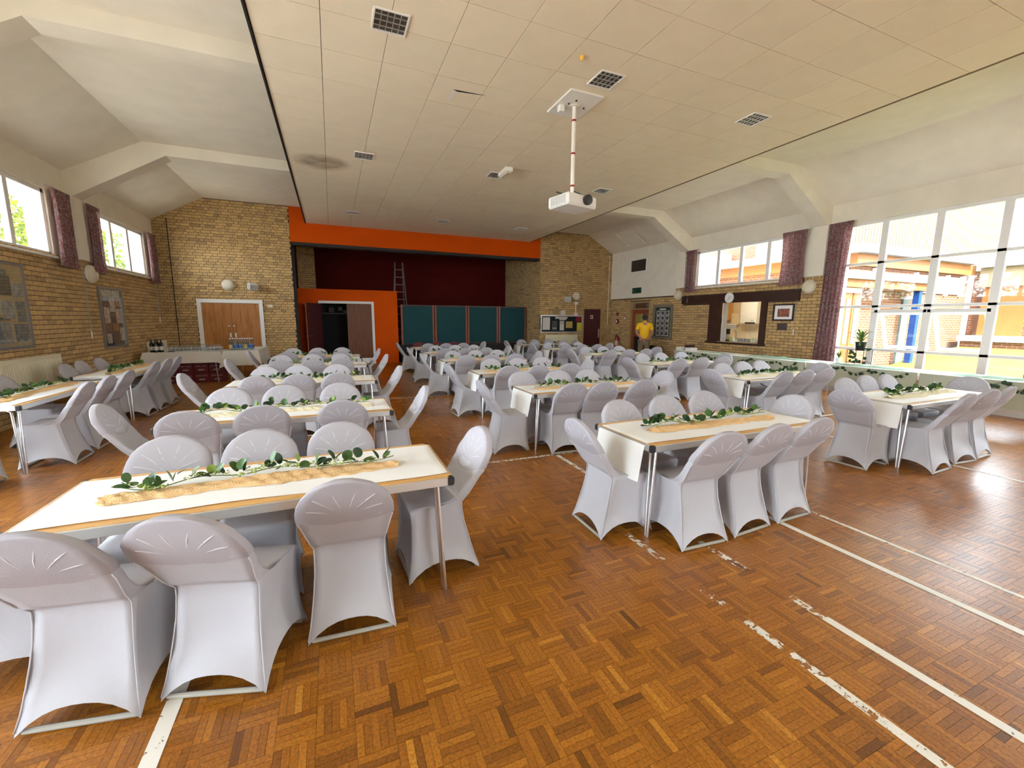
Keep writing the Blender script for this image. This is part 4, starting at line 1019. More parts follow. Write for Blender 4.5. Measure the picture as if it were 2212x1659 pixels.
# ================================================================== COVERED FOLDING CHAIR (faces +Y, feet at z = 0)
def lerp(a, b, t): return a+(b-a)*t
def prof(tab, z):
    for (z0, v0), (z1, v1) in zip(tab, tab[1:]):
        if z <= z1:
            t = 0 if z1 == z0 else max(0, (z-z0)/(z1-z0)); t = t*t*(3-2*t)*0.5+t*0.5
            return lerp(v0, v1, t)
    return tab[-1][1]
YR = [(0, -.222), (.10, -.192), (.22, -.158), (.34, -.132), (.43, -.118), (.452, -.122), (.476, -.152), (.52, -.176), (.58, -.212), (.66, -.268), (.76, -.318), (.86, -.350)]
WR = [(0, .205), (.10, .188), (.22, .172), (.34, .164), (.44, .164), (.52, .180), (.60, .198), (.66, .208)]
YFt = [(0, .225), (.12, .205), (.25, .196), (.36, .195), (.43, .198)]
WF = [(0, .212), (.12, .194), (.25, .188), (.36, .190), (.43, .196)]
NS = 9   # points per side
def loop(yr, yf, wr, wf, zr, zf, arch=0.0, pinch=0.0, rnd=0.0):
    """closed ring: rear, right, front, left sides. arch lifts side middles, pinch pulls them in"""
    c = [(-wr, yr, zr), (wr, yr, zr), (wf, yf, zf), (-wf, yf, zf)]; nrm = [(0, 1), (-1, 0), (0, -1), (1, 0)]
    pts = []
    for s in range(4):
        a, b_ = c[s], c[(s+1) % 4]
        for k in range(NS):
            t = k/NS
            sm = 0.5-0.5*math.cos(t*PI) if rnd else t
            t2 = lerp(t, sm, .5)
            bow = 1-abs(2*t2-1)**2.4
            p = [lerp(a[i], b_[i], t2) for i in range(3)]
            p[0] += nrm[s][0]*pinch*bow; p[1] += nrm[s][1]*pinch*bow; p[2] += arch*bow
            pts.append(tuple(p))
    return pts
def loft(loops, captop=True):
    mb = MB(); n = len(loops[0])
    for L_ in loops: mb.v += L_
    for j in range(len(loops)-1):
        for i in range(n):
            mb.f.append((j*n+i, j*n+(i+1) % n, (j+1)*n+(i+1) % n, (j+1)*n+i)); mb.mi.append(0)
    if captop: mb.f.append(tuple((len(loops)-1)*n+i for i in range(n))); mb.mi.append(0)
    return mb
def halfw(z):
    if z <= .66: return prof(WR, z)
    t = (z-.66)/.196
    return .208*math.sqrt(max(0, 1-t**2.3))
def chair_loops():
    Ls = []
    for z in (0.004, .03, .075, .13, .20, .28, .36, .41):
        k = max(0, 1-z/.30)**1.6
        Ls.append(loop(prof(YR, z), prof(YFt, z), prof(WR, z), prof(WF, z), z, z, .105*k if z > .01 else .095, .010+.022*math.sin(min(1, z/.40)*PI), .0))
    for zr, yf, zf, wf in ((.430, .198, .436, .196), (.440, .180, .448, .192), (.450, .10, .450, .188), (.462, .0, .452, .184), (.476, -.055, .462, .182), (.495, -.085, .484, .182), (.520, -.118, .512, .186)):
        Ls.append(loop(prof(YR, zr), yf, prof(WR, zr), wf, zr, zf, 0, .004))
    for z in (.56, .61, .655, .70, .74, .775, .805, .828, .844, .853):
        w_ = max(.03, halfw(z)); th = lerp(.050, .030, (z-.56)/.3)
        Ls.append(loop(prof(YR, z), prof(YR, z)+th, w_, w_*.985, z, z, .0, -.004))
    return Ls
cover_me = loft(chair_loops()).mesh('cover', M('spandex'), 'all')
# stretched hood over the top of the backrest, its hem curving down in the middle
hl = []
for i, z in enumerate((.650, .672, .70, .74, .775, .805, .828, .845, .856)):
    w_ = max(.034, halfw(min(z, .8535))+.0035); th = lerp(.050, .030, (z-.56)/.3)
    L_ = loop(prof(YR, z)-.004, prof(YR, z)+th+.004, w_, w_*.985, z, z, 0, -.004)
    if i < 2:
        L2 = []
        for x, y_, zz in L_:
            dz = (.045, .022)[i]*max(0, 1-(x/w_)**2); rear = y_ < prof(YR, z)+th/2
            yn = prof(YR, zz-dz)-.004 if rear else prof(YR, zz-dz)+lerp(.050, .030, (zz-dz-.56)/.3)+.004
            L2.append((x, yn if abs(x) < w_*.97 else y_, zz-dz))
        L_ = L2
    hl.append(L_)
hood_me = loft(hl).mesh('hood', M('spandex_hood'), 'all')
# pale ridge fan on both hood faces: light through back slots, put into colour
mb = MB()
for side in (-1, 1):
    for k, a in enumerate((-62, -40, -16, 16, 40, 62)):
        an = math.radians(a); r0, r1 = .022, .155 if abs(a) > 50 else .168
        pts, rs = [], []
        for i in range(8):
            r_ = lerp(r0, r1, i/7); bend = 1+.10*(i/7)**2
            x = math.sin(an*bend)*r_*1.12; z = .655+math.cos(an*bend)*r_*.98
            y_ = prof(YR, z)-.0045 if side < 0 else prof(YR, z)+lerp(.050, .030, (z-.56)/.3)+.0045
            pts.append((x, y_, min(z, .835))); rs.append(.0038*math.sin(PI*min(1, .22+.78*(1-i/7)))+.0006)
        mb.path(pts, rs, 6)
ray_me = mb.mesh('light_rays', M('spandex_ray_seam'), 'all')
seam_me = []
for s in (-1, 1):
    seam_me.append(MB().path([(s*(prof(WR, z)+.001), prof(YR, z)-.001, z) for z in (.02, .08, .16, .24, .32, .40, .445, .50, .56, .61, .64)], .003, 6).mesh('seam', M('spandex_ray_seam'), 'all'))
rear_me = MB().path([(-.19, -.205, .03), (-.185, -.205, .013), (.185, -.205, .013), (.19, -.205, .03)], .011, 8).mesh('rear_bar', M('bar_paint'), True)
front_me = MB().path([(-.195, .205, .03), (-.19, .205, .013), (.19, .205, .013), (.195, .205, .03)], .011, 8).mesh('front_bar', M('bar_paint'), True)
def make_chair(near):
    t = empty('covered_chair')
    for nm_, me_ in (('cover', cover_me), ('hood', hood_me), ('light_rays', ray_me), ('seam', seam_me[0]), ('seam', seam_me[1]), ('rear_bar', rear_me), ('front_bar', front_me)): obj(nm_, me_, t)
    return t
chair0 = make_chair(True); used = [False]
FACE = {'n': 0.0, 'f': PI, 'l': -PI/2, 'r': PI/2}
def put_chair(top, rz, label, group='white-covered chairs at the tables'):
    """top = floor position below the top of the backrest"""
    if not used[0]: t = chair0; used[0] = True
    else: t = copy_tree(chair0)
    d = Vector((-math.sin(rz), math.cos(rz)))
    t.location = (top[0]+.345*d.x, top[1]+.345*d.y, 0); t.rotation_euler = (0, 0, rz)
    tag(t, label, 'chair', group)
    return t

# ================================================================== FOLDING TABLES
def make_table():
    t = empty('folding_table'); a, b_ = .915, .3425
    box('tabletop', M('hardboard'), t, -a+.006, a-.006, -b_+.006, b_-.006, .672, .700)
    for s in (-1, 1):
        box('edge_rail', M('alu'), t, -a+.03, a-.03, *sorted((s*(b_-.008), s*(b_+.004))), .652, .699, b=.003)
        box('edge_rail', M('alu'), t, *sorted((s*(a-.008), s*(a+.004))), -b_+.03, b_-.03, .652, .699, b=.003)
    for sx in (-1, 1):
        for sy in (-1, 1):
            MB().bbox(*sorted((sx*(a-.032), sx*(a+.007))), *sorted((sy*(b_-.032), sy*(b_+.007))), .650, .7005, b=.008).build('corner_cap', M('black_plastic'), t)
            lg = MB(); x, y_ = sx*(a-.08), sy*(b_-.05)
            lg.path([(x-sx*.10, y_, .665), (x-sx*.02, y_, .655), (x, y_, .635), (x+sx*.035, y_, .0)], .0115, 10)
            lg.path([(x-sx*.02, y_-sy*.24, .660), (x-sx*.005, y_-sy*.10, .650), (x+.0, y_-sy*.055, .625), (x+sx*.030, y_-sy*.024, .0)], .0115, 10)
            lg.build('leg', M('steel'), t, True)
    MB().path([(-.70, 0, .662), (.70, 0, .662)], .010, 8).build('brace', M('alu'), t)
    return t
table0 = make_table(); tused = [False]
COLN = {'A': 'left column', 'B': 'middle column', 'C': 'right column', 'D': 'wall column'}
RANK = ['frontmost', 'second', 'third', 'fourth', 'fifth', 'sixth']
def rankname(col, i): return '%s table of the %s' % (RANK[i], COLN[col])

def paper_sheet(i, dl, dr):
    """white paper roll along the table, hanging dl / dr over the left / right end"""
    rnd = random.Random(100+i); a, hw = .921, .285; tot = dl+2*a+dr; ph = rnd.random()*6
    def fn(u, v):
        s = -dl+u*tot; yy = (v-.5)*2*hw
        edge = .006*math.sin(s*5+ph)+.004*math.sin(s*11+2*ph)
        yy += edge*(1 if v > .5 else -1)*(abs(v-.5)*2)
        rip = .0022+.0010*math.sin(s*9+ph+v*4)+.0012*math.sin(v*9+s*4)
        if s < 0: x = -a-.004-.05*(-s/.25)*(1+.3*math.sin(v*5)); z = .700+s
        elif s > 2*a: x = a+.004+.05*((s-2*a)/.25)*(1+.3*math.cos(v*5)); z = .700-(s-2*a)
        else: x = s-a; z = .702+rip
        return (x, yy, z)
    return MB().grid(fn, 46, 8)
def gauze(i, L_):
    """crumpled open-weave strip: lengthwise ropes of cloth crossed by slanting wrinkles"""
    rnd = random.Random(200+i); p = [rnd.random()*6 for _ in range(8)]
    def fn(u, v):
        x = (u-.5)*L_; e = min(1, min(u, 1-u)*16)
        w_ = (.078+.014*math.sin(x*6+p[0])+.009*math.sin(x*17+p[1])+.005*math.sin(x*53+p[2]))*(.6+.4*e)
        yy = (v-.5)*2*w_-.035+.012*math.sin(x*4+p[3])
        c = math.sin(v*PI)**.6
        a = x*70+v*9+1.5*math.sin(x*9+p[4]); b_ = x*33-v*16+p[5]+math.sin(x*21)
        z = .7062+c*(.006+.0075*abs(math.sin(a*.5))+.008*abs(math.sin(b_*.5))+.006*math.sin(v*11+x*5+p[6]))
        return (x+.004*math.sin(v*20+p[7]), yy+.004*math.sin(a), max(.7062, z))
    return MB().grid(fn, 260, 18)
# leaves: round eucalyptus blades, cupped, with a short stalk
def leaf_mesh(r, m_, seed):
    rnd = random.Random(seed); mb = MB(); n = 12; asp = rnd.uniform(.78, 1.0); cup = rnd.uniform(.1, .3)
    mb.v.append((0, r*.5*asp+.004, -cup*r*.4))
    for k in range(n):
        th = 2*PI*k/n; x = r*asp*math.sin(th)*(1+.03*math.sin(3*th)); yv = r*(1-math.cos(th))*.5*2*.5+r*.0
        yv = r-r*math.cos(th)+.006
        mb.v.append((x, yv, cup*(x*x)/r-.15*cup*r))
    for k in range(n): mb.f.append((0, 1+k, 1+(k+1) % n)); mb.mi.append(0)
    me = mb.mesh('leaf', m_, 'all', fix=False); return me
LEAF = [leaf_mesh(r, M(mm), 7*i) for i, (r, mm) in enumerate([(.032, 'leaf_dark'), (.026, 'leaf_dark'), (.034, 'leaf_dark'), (.030, 'leaf_mid'), (.025, 'leaf_mid'), (.033, 'leaf_mid'), (.024, 'leaf_lime'), (.020, 'leaf_lime'), (.029, 'leaf_dark')])]
def garland(i, L_, separate, parent, zbase=.716, halfw=.045, dens=1.0, lift=0.03):
    rnd = random.Random(300+i); p1, p2 = rnd.random()*6, rnd.random()*6
    def cen(s): return Vector(((s-.5)*L_, .035+halfw*.7*math.sin(s*9+p1)+halfw*.4*math.sin(s*19+p2), zbase+.006+lift*.35*(1+math.sin(s*23+p2))))
    pts = [cen(k/40) for k in range(41)]
    MB().path(pts, .0028, 6).build('stem', M('stem'), parent, True)
    joined = {}
    n = int(58*dens*L_/1.35)
    fl = MB()
    for k in range(n):
        s = (k % 11+.5+rnd.gauss(0, .22))/11; s = min(.985, max(.015, s)); c = cen(s)+Vector((0, rnd.uniform(-.02, .02), 0)); a = rnd.uniform(0, 2*PI)
        tilt = rnd.uniform(.0, 1.35); roll = rnd.uniform(-.5, .5)
        R_ = Matrix.Translation(c+Vector((0, 0, abs(rnd.gauss(0, .016))))) @ Matrix.Rotation(a, 4, 'Z') @ Matrix.Rotation(tilt, 4, 'X') @ Matrix.Rotation(roll, 4, 'Y')
        me = LEAF[rnd.choice([0, 0, 1, 2, 2, 3, 3, 4, 5, 5, 6, 7, 8])]
        low = min((R_ @ v.co).z for v in me.vertices)
        if low < zbase-.006: R_ = Matrix.Translation((0, 0, zbase-.006-low)) @ R_
        if separate:
            o = obj('leaf', me, parent); o.matrix_local = R_
        else:
            j = joined.setdefault(me.materials[0].name, MB()); b0 = len(j.v)
            j.v += [tuple(R_ @ v.co) for v in me.vertices]
            for p in me.polygons: j.f.append(tuple(b0+q for q in p.vertices)); j.mi.append(0)
    for k, j in joined.items():
        o = bpy.data.objects.new('leaves', j.mesh('leaves', MATS[k], 'all', fix=False)); COL.objects.link(o); o.parent = parent; o['kind'] = 'stuff'
    # small pale-green flower sprays
    for k in range(int(44*dens)):
        s = rnd.uniform(.04, .96); c = cen(s)+Vector((rnd.uniform(-.02, .02), rnd.uniform(-.035, .02), rnd.uniform(-.004, .012)))
        for q in range(6):
            d = Vector((rnd.uniform(-1, 1), rnd.uniform(-1, 1), rnd.uniform(.0, 1))).normalized()*rnd.uniform(.010, .024)
            e = c+d; r_ = rnd.uniform(.004, .009); b0 = len(fl.v)
            fl.v += [(e.x+r_, e.y, e.z), (e.x, e.y+r_, e.z), (e.x-r_, e.y, e.z), (e.x, e.y-r_, e.z), (e.x, e.y, e.z+r_*.9), (e.x, e.y, e.z-r_*.6)]
            for f in ((0,1,4),(1,2,4),(2,3,4),(3,0,4),(1,0,5),(2,1,5),(3,2,5),(0,3,5)): fl.f.append(tuple(b0+x for x in f)); fl.mi.append(0 if q % 3 else 1)
    o = fl.build('blossom_sprays', [M('leaf_lime'), M('petal')], parent, fix=False); o['kind'] = 'stuff'

def set_table(col, i, cx, cy, rz, dl, dr, gz, gL, sep, idx, goff=0.0, paper=True, dens=1.0):
    nm_ = rankname(col, i)
    if not tused[0]: t = table0; tused[0] = True
    else: t = copy_tree(table0)
    t.location = (cx, cy, 0); t.rotation_euler = (0, 0, rz); tag(t, 'folding table with tan top and metal edge, %s' % nm_, 'table', 'folding tables')
    p = thing('paper_cover', 'white paper table cover on the %s' % nm_, 'table cover', (cx, cy, 0), rz, 'paper table covers')
    paper_sheet(idx, dl, dr).build('sheet', M('paper'), p, 'all', fix=False)
    g = thing('gauze_runner', 'crumpled %s gauze runner on the %s' % ('peach' if gz == 'gauze_peach' else 'cream', nm_), 'runner', (cx, cy, 0), rz, 'gauze runners')
    o = gauze(idx, gL).build('cloth', M(gz), g, 'all', fix=False); o.location = (goff, 0, 0)
    l = thing('leaf_garland', 'green leaf garland lying on the %s' % nm_, 'garland', (cx, cy, 0), rz, 'leaf garlands')
    garland(idx, gL*.98, sep, l, dens=dens)
    if goff:
        for ch in l.children: ch.location.x += goff
SEATN = {'n': ['left', 'middle', 'right'], 'f': ['left', 'middle', 'right']}
def seat_label(col, i, side, k):
    tb = '%s table, %s' % (RANK[i], COLN[col])
    if col == 'D':
        return 'white-covered chair, %s, %s side of the %s' % (('nearest', 'middle one', 'farthest')[k], side, tb)
    if side in 'nf': return 'white-covered chair, %s of the %s side, %s' % (SEATN[side][k], 'near' if side == 'n' else 'far', tb)
    return 'white-covered chair at the %s end of the %s' % ('left' if side == 'l' else 'right', tb)
jit = random.Random(5)
TABLES = {
 'A': [(-.345, 2.515), (-.43, 4.38), (-.38, 6.46), (-.34, 8.63), (-.35, 10.50)],
 'B': [(2.90, 2.55), (3.03, 4.66), (3.0, 6.53), (2.97, 8.62), (3.03, 10.60), (3.06, 12.74)],
 'C': [(6.43, 2.70), (6.42, 4.57), (6.57, 6.66), (6.66, 8.95), (6.62, 11.0), (6.63, 13.05)]}
TOPS = {
 ('A', 0): dict(f=[(-.93, 3.06), (-.46, 3.04), (.01, 3.07)], r=[(.83, 2.57)]),
 ('A', 1): dict(n=[(-1.07, 3.82), (-.57, 3.87), (.04, 3.88)], f=[(-1.0, 5.02), (-.51, 5.03), (.04, 5.0)], l=[(-1.74, 4.38)], r=[(.83, 4.42)]),
 ('A', 2): dict(n=[(-.90, 5.90), (-.44, 5.92), (.03, 5.91)], f=[(-.93, 7.02), (-.5, 7.07), (.03, 7.06)], l=[(-1.75, 6.48)], r=[(.86, 6.49)]),
 ('A', 3): dict(n=[(-.84, 8.03), (-.35, 8.05), (.12, 8.08)], f=[(-.94, 9.2), (-.4, 9.2), (.11, 9.22)], l=[(-1.65, 8.5)], r=[(.92, 8.72)]),
 ('B', 0): dict(n=[(2.30, 1.86), (2.81, 1.88), (3.30, 1.90)], f=[(2.31, 3.05), (2.87, 3.10), (3.42, 3.14)], l=[(1.62, 2.54)], r=[(4.05, 2.62)]),
 ('B', 1): dict(n=[(2.47, 4.04), (2.86, 4.0), (3.42, 3.98)], f=[(2.34, 5.24), (2.89, 5.21), (3.33, 5.15)], l=[(1.59, 4.62)], r=[(4.28, 4.63)]),
 ('B', 2): dict(n=[(2.47, 5.92), (2.97, 5.90), (3.55, 5.93)], f=[(2.59, 7.15), (3.09, 7.11), (3.62, 7.15)], l=[(1.70, 6.60)], r=[(4.18, 6.42)]),
 ('C', 0): dict(n=[(5.82, 2.02), (6.42, 2.07), (6.92, 2.09)], f=[(5.93, 3.25), (6.46, 3.30), (6.86, 3.27)], l=[(5.02, 2.66)], r=[(7.62, 2.70)]),
 ('C', 1): dict(n=[(5.92, 3.95), (6.40, 3.97), (6.95, 4.01)], f=[(5.99, 5.15), (6.58, 5.24), (7.01, 5.23)], l=[(5.13, 4.54)], r=[(7.66, 4.58)]),
 ('C', 2): dict(n=[(5.98, 6.02), (6.56, 6.05), (7.18, 6.10)], f=[(6.06, 7.25), (6.61, 7.30), (7.22, 7.32)], l=[(5.20, 6.55)], r=[(7.83, 6.66)]),
}
idx = 0
for col in 'ABC':
    for i, (cx, cy) in enumerate(TABLES[col]):
        tp = TOPS.get((col, i)) or dict(n=[(cx+q, cy-.60) for q in (-.55, -.02, .50)], f=[(cx+q, cy+.60) for q in (-.53, 0, .53)], l=[(cx-1.30, cy+.02)], r=[(cx+1.30, cy-.02)])
        dl, dr = {'A': (.02, .20), 'B': (.27, .18), 'C': (.26, .03)}[col]
        gz = {'A': ['gauze_peach', 'gauze_cream', 'gauze_cream', 'gauze_cream', 'gauze_peach'], 'B': ['gauze_peach']*6, 'C': ['gauze_cream']*6}[col][i]
        set_table(col, i, cx, cy, 0, dl, dr, gz, 1.36 if i == 0 else 1.5, i < 2, idx, -.02 if (col, i) == ('A', 0) else 0, dens=1.0 if i < 3 else .7); idx += 1
        for side in 'nflr':
            for k, top in enumerate(tp.get(side, [])):
                if (col, i, side) == ('B', 5, 'f'): continue
                put_chair((top[0]+{'l': -.06, 'r': .06}.get(side, 0), top[1]), FACE[side]+jit.uniform(-.07, .07), seat_label(col, i, side, k))
# the three chairs nearest the camera stand slightly turned
def feet_chair(fx, fy, deg, label):
    a = math.radians(deg); d = Vector((-math.sin(a), math.cos(a))); put_chair((fx-.125*d.x, fy-.125*d.y), a, label)
feet_chair(-.975, 1.925, -11, seat_label('A', 0, 'n', 0))
feet_chair(-.533, 1.885, -17, seat_label('A', 0, 'n', 1))
feet_chair(.015, 2.03, -4, seat_label('A', 0, 'n', 2))
put_chair((-1.72, 2.50), FACE['l']+.05, seat_label('A', 0, 'l', 0))
# column along the left wall: tables run along the wall
for i, (cx, cy) in enumerate(((-3.18, 6.46), (-3.15, 8.86))):
    set_table('D', i, cx, cy, PI/2, .02, .02, 'gauze_peach', 1.5, False, 40+i)
for i, lst in enumerate(([(-2.47, 5.97), (-2.50, 6.54), (-2.52, 7.14)], [(-2.62, 8.42), (-2.61, 8.93), (-2.60, 9.42)])):
    for k, tp in enumerate(lst): put_chair(tp, PI/2+jit.uniform(-.06, .06), seat_label('D', i, 'aisle', k))
put_chair((-3.74, 6.98), -PI/2, 'white-covered chair by the radiator at the left picture edge')
for k, tp in enumerate(((-3.76, 8.40), (-3.80, 8.92), (-3.76, 9.42))): put_chair(tp, -PI/2+jit.uniform(-.06, .06), seat_label('D', 1, 'wall', k))
put_chair((-3.10, 4.86), .1, 'white-covered chair cut off at the left picture edge')

# three uncovered burgundy chairs behind the farthest middle table
burg = mat('burgundy', (.16, .018, .03), .8, noise=.6, nscale=40)
for k, x in enumerate((2.45, 3.02, 3.55)):
    t = thing('burgundy_chair', 'bare burgundy patterned chair, %s of three by the teal screens' % ('left', 'middle', 'right')[k], 'chair', (x, 13.02, 0), PI, 'burgundy chairs')
    MB().bbox(-.21, .21, -.20, .20, .42, .47, b=.02).build('seat', burg, t)
    bk = [( .21*math.cos(a*PI/12), .64+ .20*math.sin(a*PI/12)) for a in range(13)]+[(-.20, .56), (.20, .56)]
    MB().prism(bk, 'Y', -.26, -.23).build('backrest', burg, t)
    for sx in (-1, 1):
        MB().path([(sx*.19, -.20, 0), (sx*.19, -.20, .45), (sx*.19, -.245, .6)], .011, 8).build('leg', M('steel'), t); MB().path([(sx*.19, .18, 0), (sx*.19, .17, .43)], .011, 8).build('leg', M('steel'), t)
# ================================================================== BUFFET IN THE LEFT CORNER
def cloth_table(name, label, x0, x1, y0, y1, ztop, drop, m_, legs=True, sides='xXyY', seed=1, cat='table', clabel=None):
    t = thing('trestle_table', label, cat, ((x0+x1)/2, (y0+y1)/2, 0))
    w2, d2 = (x1-x0)/2, (y1-y0)/2
    box('tabletop', M('hardboard'), t, -w2+.02, w2-.02, -d2+.02, d2-.02, ztop-.035, ztop-.006)
    for sx in (-1, 1):
        for sy in (-1, 1): MB().path([(sx*(w2-.10), sy*(d2-.08), 0), (sx*(w2-.14), sy*(d2-.08), ztop-.03)], .012, 8).build('leg', M('steel'), t)
    c = thing('table_cloth', clabel, 'tablecloth', ((x0+x1)/2, (y0+y1)/2, 0), 0, 'tablecloths')
    n = 64; rnd = random.Random(seed); ph = rnd.random()*6
    per = []
    for k in range(n):
        f = k/n*4; s = int(f); u = f-s
        a = [(-1, -1), (1, -1), (1, 1), (-1, 1)]; p, q = a[s], a[(s+1) % 4]
        per.append((lerp(p[0], q[0], u), lerp(p[1], q[1], u)))
    mb = MB()
    for lv in range(5):
        z = ztop-drop*lv/4
        for k, (px, py) in enumerate(per):
            fl = (.012+.018*math.sin(k*1.1+ph)+.012*math.sin(k*2.3+ph))*lv/4; cr_ = .05*lv/4*(1 if abs(px) > .95 and abs(py) > .95 else 0)
            mb.v.append((px*(w2+.004+max(0, fl)+cr_), py*(d2+.004+max(0, fl)+cr_), z-(.05*lv/4 if abs(px) > .95 and abs(py) > .95 else 0)))
    for lv in range(4):
        for k in range(n): mb.f.append((lv*n+k, lv*n+(k+1) % n, (lv+1)*n+(k+1) % n, (lv+1)*n+k)); mb.mi.append(0)
    mb.f.append(tuple(range(n))); mb.mi.append(0)
    mb.build('cloth', m_, c, True)
    return t
ZB = .75
cloth_table('a', 'buffet table carrying the glasses beside the brick corner', -4.0, -2.52, 12.05, 12.80, ZB, .26, M('linen'), seed=3, clabel='pale cloth on the buffet table under the glasses')
cloth_table('b', 'buffet table carrying the water bottles by the orange doors', -2.48, -1.74, 12.15, 13.85, ZB, .36, M('linen'), seed=4, clabel='pale cloth on the buffet table under the water bottles')
wg = MB().lathe([(.0, .0), (.032, .0), (.036, .05), (.030, .095), (.006, .105), (.004, .15), (.030, .158), (.030, .161), (0, .161)], 12).mesh('wine_glass', M('drink_glass'), True)
for r in range(4):
    for c in range(14):
        o = obj('wine_glass', wg, None, (-3.58+c*.076+(r % 2)*.02, 12.22+r*.085, ZB+.001)); tag(o, 'upturned wine glass in the block of glasses on the buffet', 'glass', 'upturned glasses on the buffet')
def bottle(name, label, cat, loc, m_body, m_lab, m_cap, r, h, grp):
    t = thing(name, label, cat, loc, 0, grp)
    MB().lathe([(0, 0), (r, 0), (r, h*.62), (r*.75, h*.72), (r*.36, h*.80), (r*.34, h*.96), (0, h*.96)], 16).build('glass_body', m_body, t, True)
    MB().lathe([(r*1.01, h*.16), (r*1.015, h*.16), (r*1.015, h*.45), (r*1.01, h*.45)], 16).build('label', m_lab, t)
    MB().lathe([(r*.38, h*.90), (r*.40, h*.90), (r*.40, h*1.0), (0, h*1.0)], 12).build('cap', m_cap, t)
wb_ = mat('wine_dark', (.012, .018, .012), .15); bl = mat('label_blue', (.06, .14, .38), .5, noise=.3, nscale=30); yl = mat('label_yellow', (.55, .42, .14), .5, noise=.3, nscale=30); wl_ = mat('label_white', (.70, .68, .62), .6)
for k, (x, y_) in enumerate(((-3.86, 12.18), (-3.77, 12.25), (-3.68, 12.18), (-3.77, 12.12))):
    bottle('wine_bottle', 'dark wine bottle in the group at the buffet corner', 'bottle', (x, y_, ZB+.001), wb_, wl_, M('black_plastic'), .038, .30, 'wine bottles on the buffet')
for k in range(5):
    for r in range(2):
        bottle('water_bottle', 'clear water bottle with blue label on the buffet', 'bottle', (-2.36+k*.105+r*.03, 12.40+r*.12, ZB+.001), M('bottle_glass'), bl if (k+r) % 3 else yl, M('white_paint'), .042, .30, 'water bottles on the buffet')
o = MB().path([(-.06, 0, .012), (0, .01, .02), (.07, -.01, .012)], .011, 8).build('bottle_opener', M('black_plastic'), None, True); o.location = (-3.5, 12.12, ZB); tag(o, 'dark bottle opener lying beside the wine bottles', 'opener')
rb_ = mat('carton_red', (.14, .012, .016), .6, noise=.2, nscale=10); rw = mat('carton_print', (.40, .36, .34), .6)
kk = 0
for r in range(2):
    for c in range(4):
        t = thing('drinks_carton', 'dark red drinks carton under the buffet, %s row, %s' % (('lower', 'upper')[r], ('leftmost', 'second', 'third', 'rightmost')[c]), 'carton', (-3.60+c*.31, 12.45, r*.235), 0, 'cartons under the buffet')
        MB().bbox(-.15, .15, -.20, .20, .001, .232, b=.006).build('box', rb_, t)
        for a in ((-.11, -.01, .15, .165), (.02, .11, .15, .165), (-.06, .06, .05, .085)): MB().box(a[0], a[1], -.2025, -.2005, a[2], a[3]).build('print', rw, t)
o = MB().bbox(-4.12, -3.92, 12.2, 12.6, 0, .42, b=.02).build('dark_crate', M('black_plastic')); tag(o, 'black crate under the buffet against the left wall', 'crate')

# ================================================================== SERVING TABLES ALONG THE WINDOWS
SXa, SXb, SZ = 8.95, 9.66, .72
yy = 9.30; ser = ['nearest the kitchen hatch end', 'second along from the hatch', 'third along from the hatch', 'nearest the right picture edge']
for k in range(4):
    y1 = yy-k*1.84; y0 = y1-1.81
    t = thing('serving_table', 'long serving table by the windows, %s' % ser[k], 'table', ((SXa+SXb)/2, (y0+y1)/2, 0), PI/2, 'serving tables')
    box('tabletop', M('hardboard'), t, -.905, .905, -.34, .34, SZ-.035, SZ-.006)
    for sx in (-1, 1):
        for sy in (-1, 1): MB().path([(sx*.82, sy*.28, 0), (sx*.80, sy*.28, SZ-.03)], .012, 8).build('leg', M('steel'), t)
    c = thing('table_skirt', 'pale green cloth with white top on the serving table %s' % ser[k], 'tablecloth', ((SXa+SXb)/2, (y0+y1)/2, 0), PI/2, 'serving table cloths')
    rnd = random.Random(k+50); ph = rnd.random()*6
    MB().grid(lambda u, v: ((u-.5)*1.80, .352+.01*v+.012*v*math.sin(u*22+ph), SZ-.004-v*.40), 60, 4).build('front_drop', M('green_cloth'), c, 'all', fix=False)
    MB().bbox(-.905, .905, -.352, .356, SZ-.004, SZ+.002, b=.002).build('paper_top', M('paper'), c)
    for s in (-1, 1): MB().grid(lambda u, v: (s*.907, (u-.5)*.70, SZ-.004-v*.12), 6, 2).build('end_drop', M('paper'), c, 'all', fix=False)
def cloth_heap(label, y0, y1, m_, seed, h=.05, x=9.22):
    o = thing('mint_runner', label, 'runner', (x, (y0+y1)/2, SZ+.003), 0, 'mint cloth runners'); rnd = random.Random(seed); p1, p2 = rnd.random()*6, rnd.random()*6
    def fn(u, v):
        y_ = (u-.5)*(y1-y0); e = math.sin(u*PI)**.4; c = math.sin(v*PI)
        return ((v-.5)*(.26+.05*math.sin(u*14+p1)), y_, .001+h*c*e*(.35+.65*abs(math.sin(u*12+p2+v*2)))+.006*c*math.sin(u*60+v*7))
    MB().grid(fn, 70, 10).build('cloth', m_, o, 'all', fix=False)
cloth_heap('crumpled mint runner on the serving table below the hatch', 5.75, 7.15, M('mint'), 1, .05)
cloth_heap('mint leafy runner in front of the plant stand', 4.05, 5.25, M('mint'), 2, .035, 9.16)
cloth_heap('dark mint runner on the rightmost serving table', 2.45, 3.45, M('mint'), 3, .03, 9.2)
o = cloth_heap('flat mint runner at the far end of the serving tables', 7.6, 8.6, M('mint'), 4, .02)
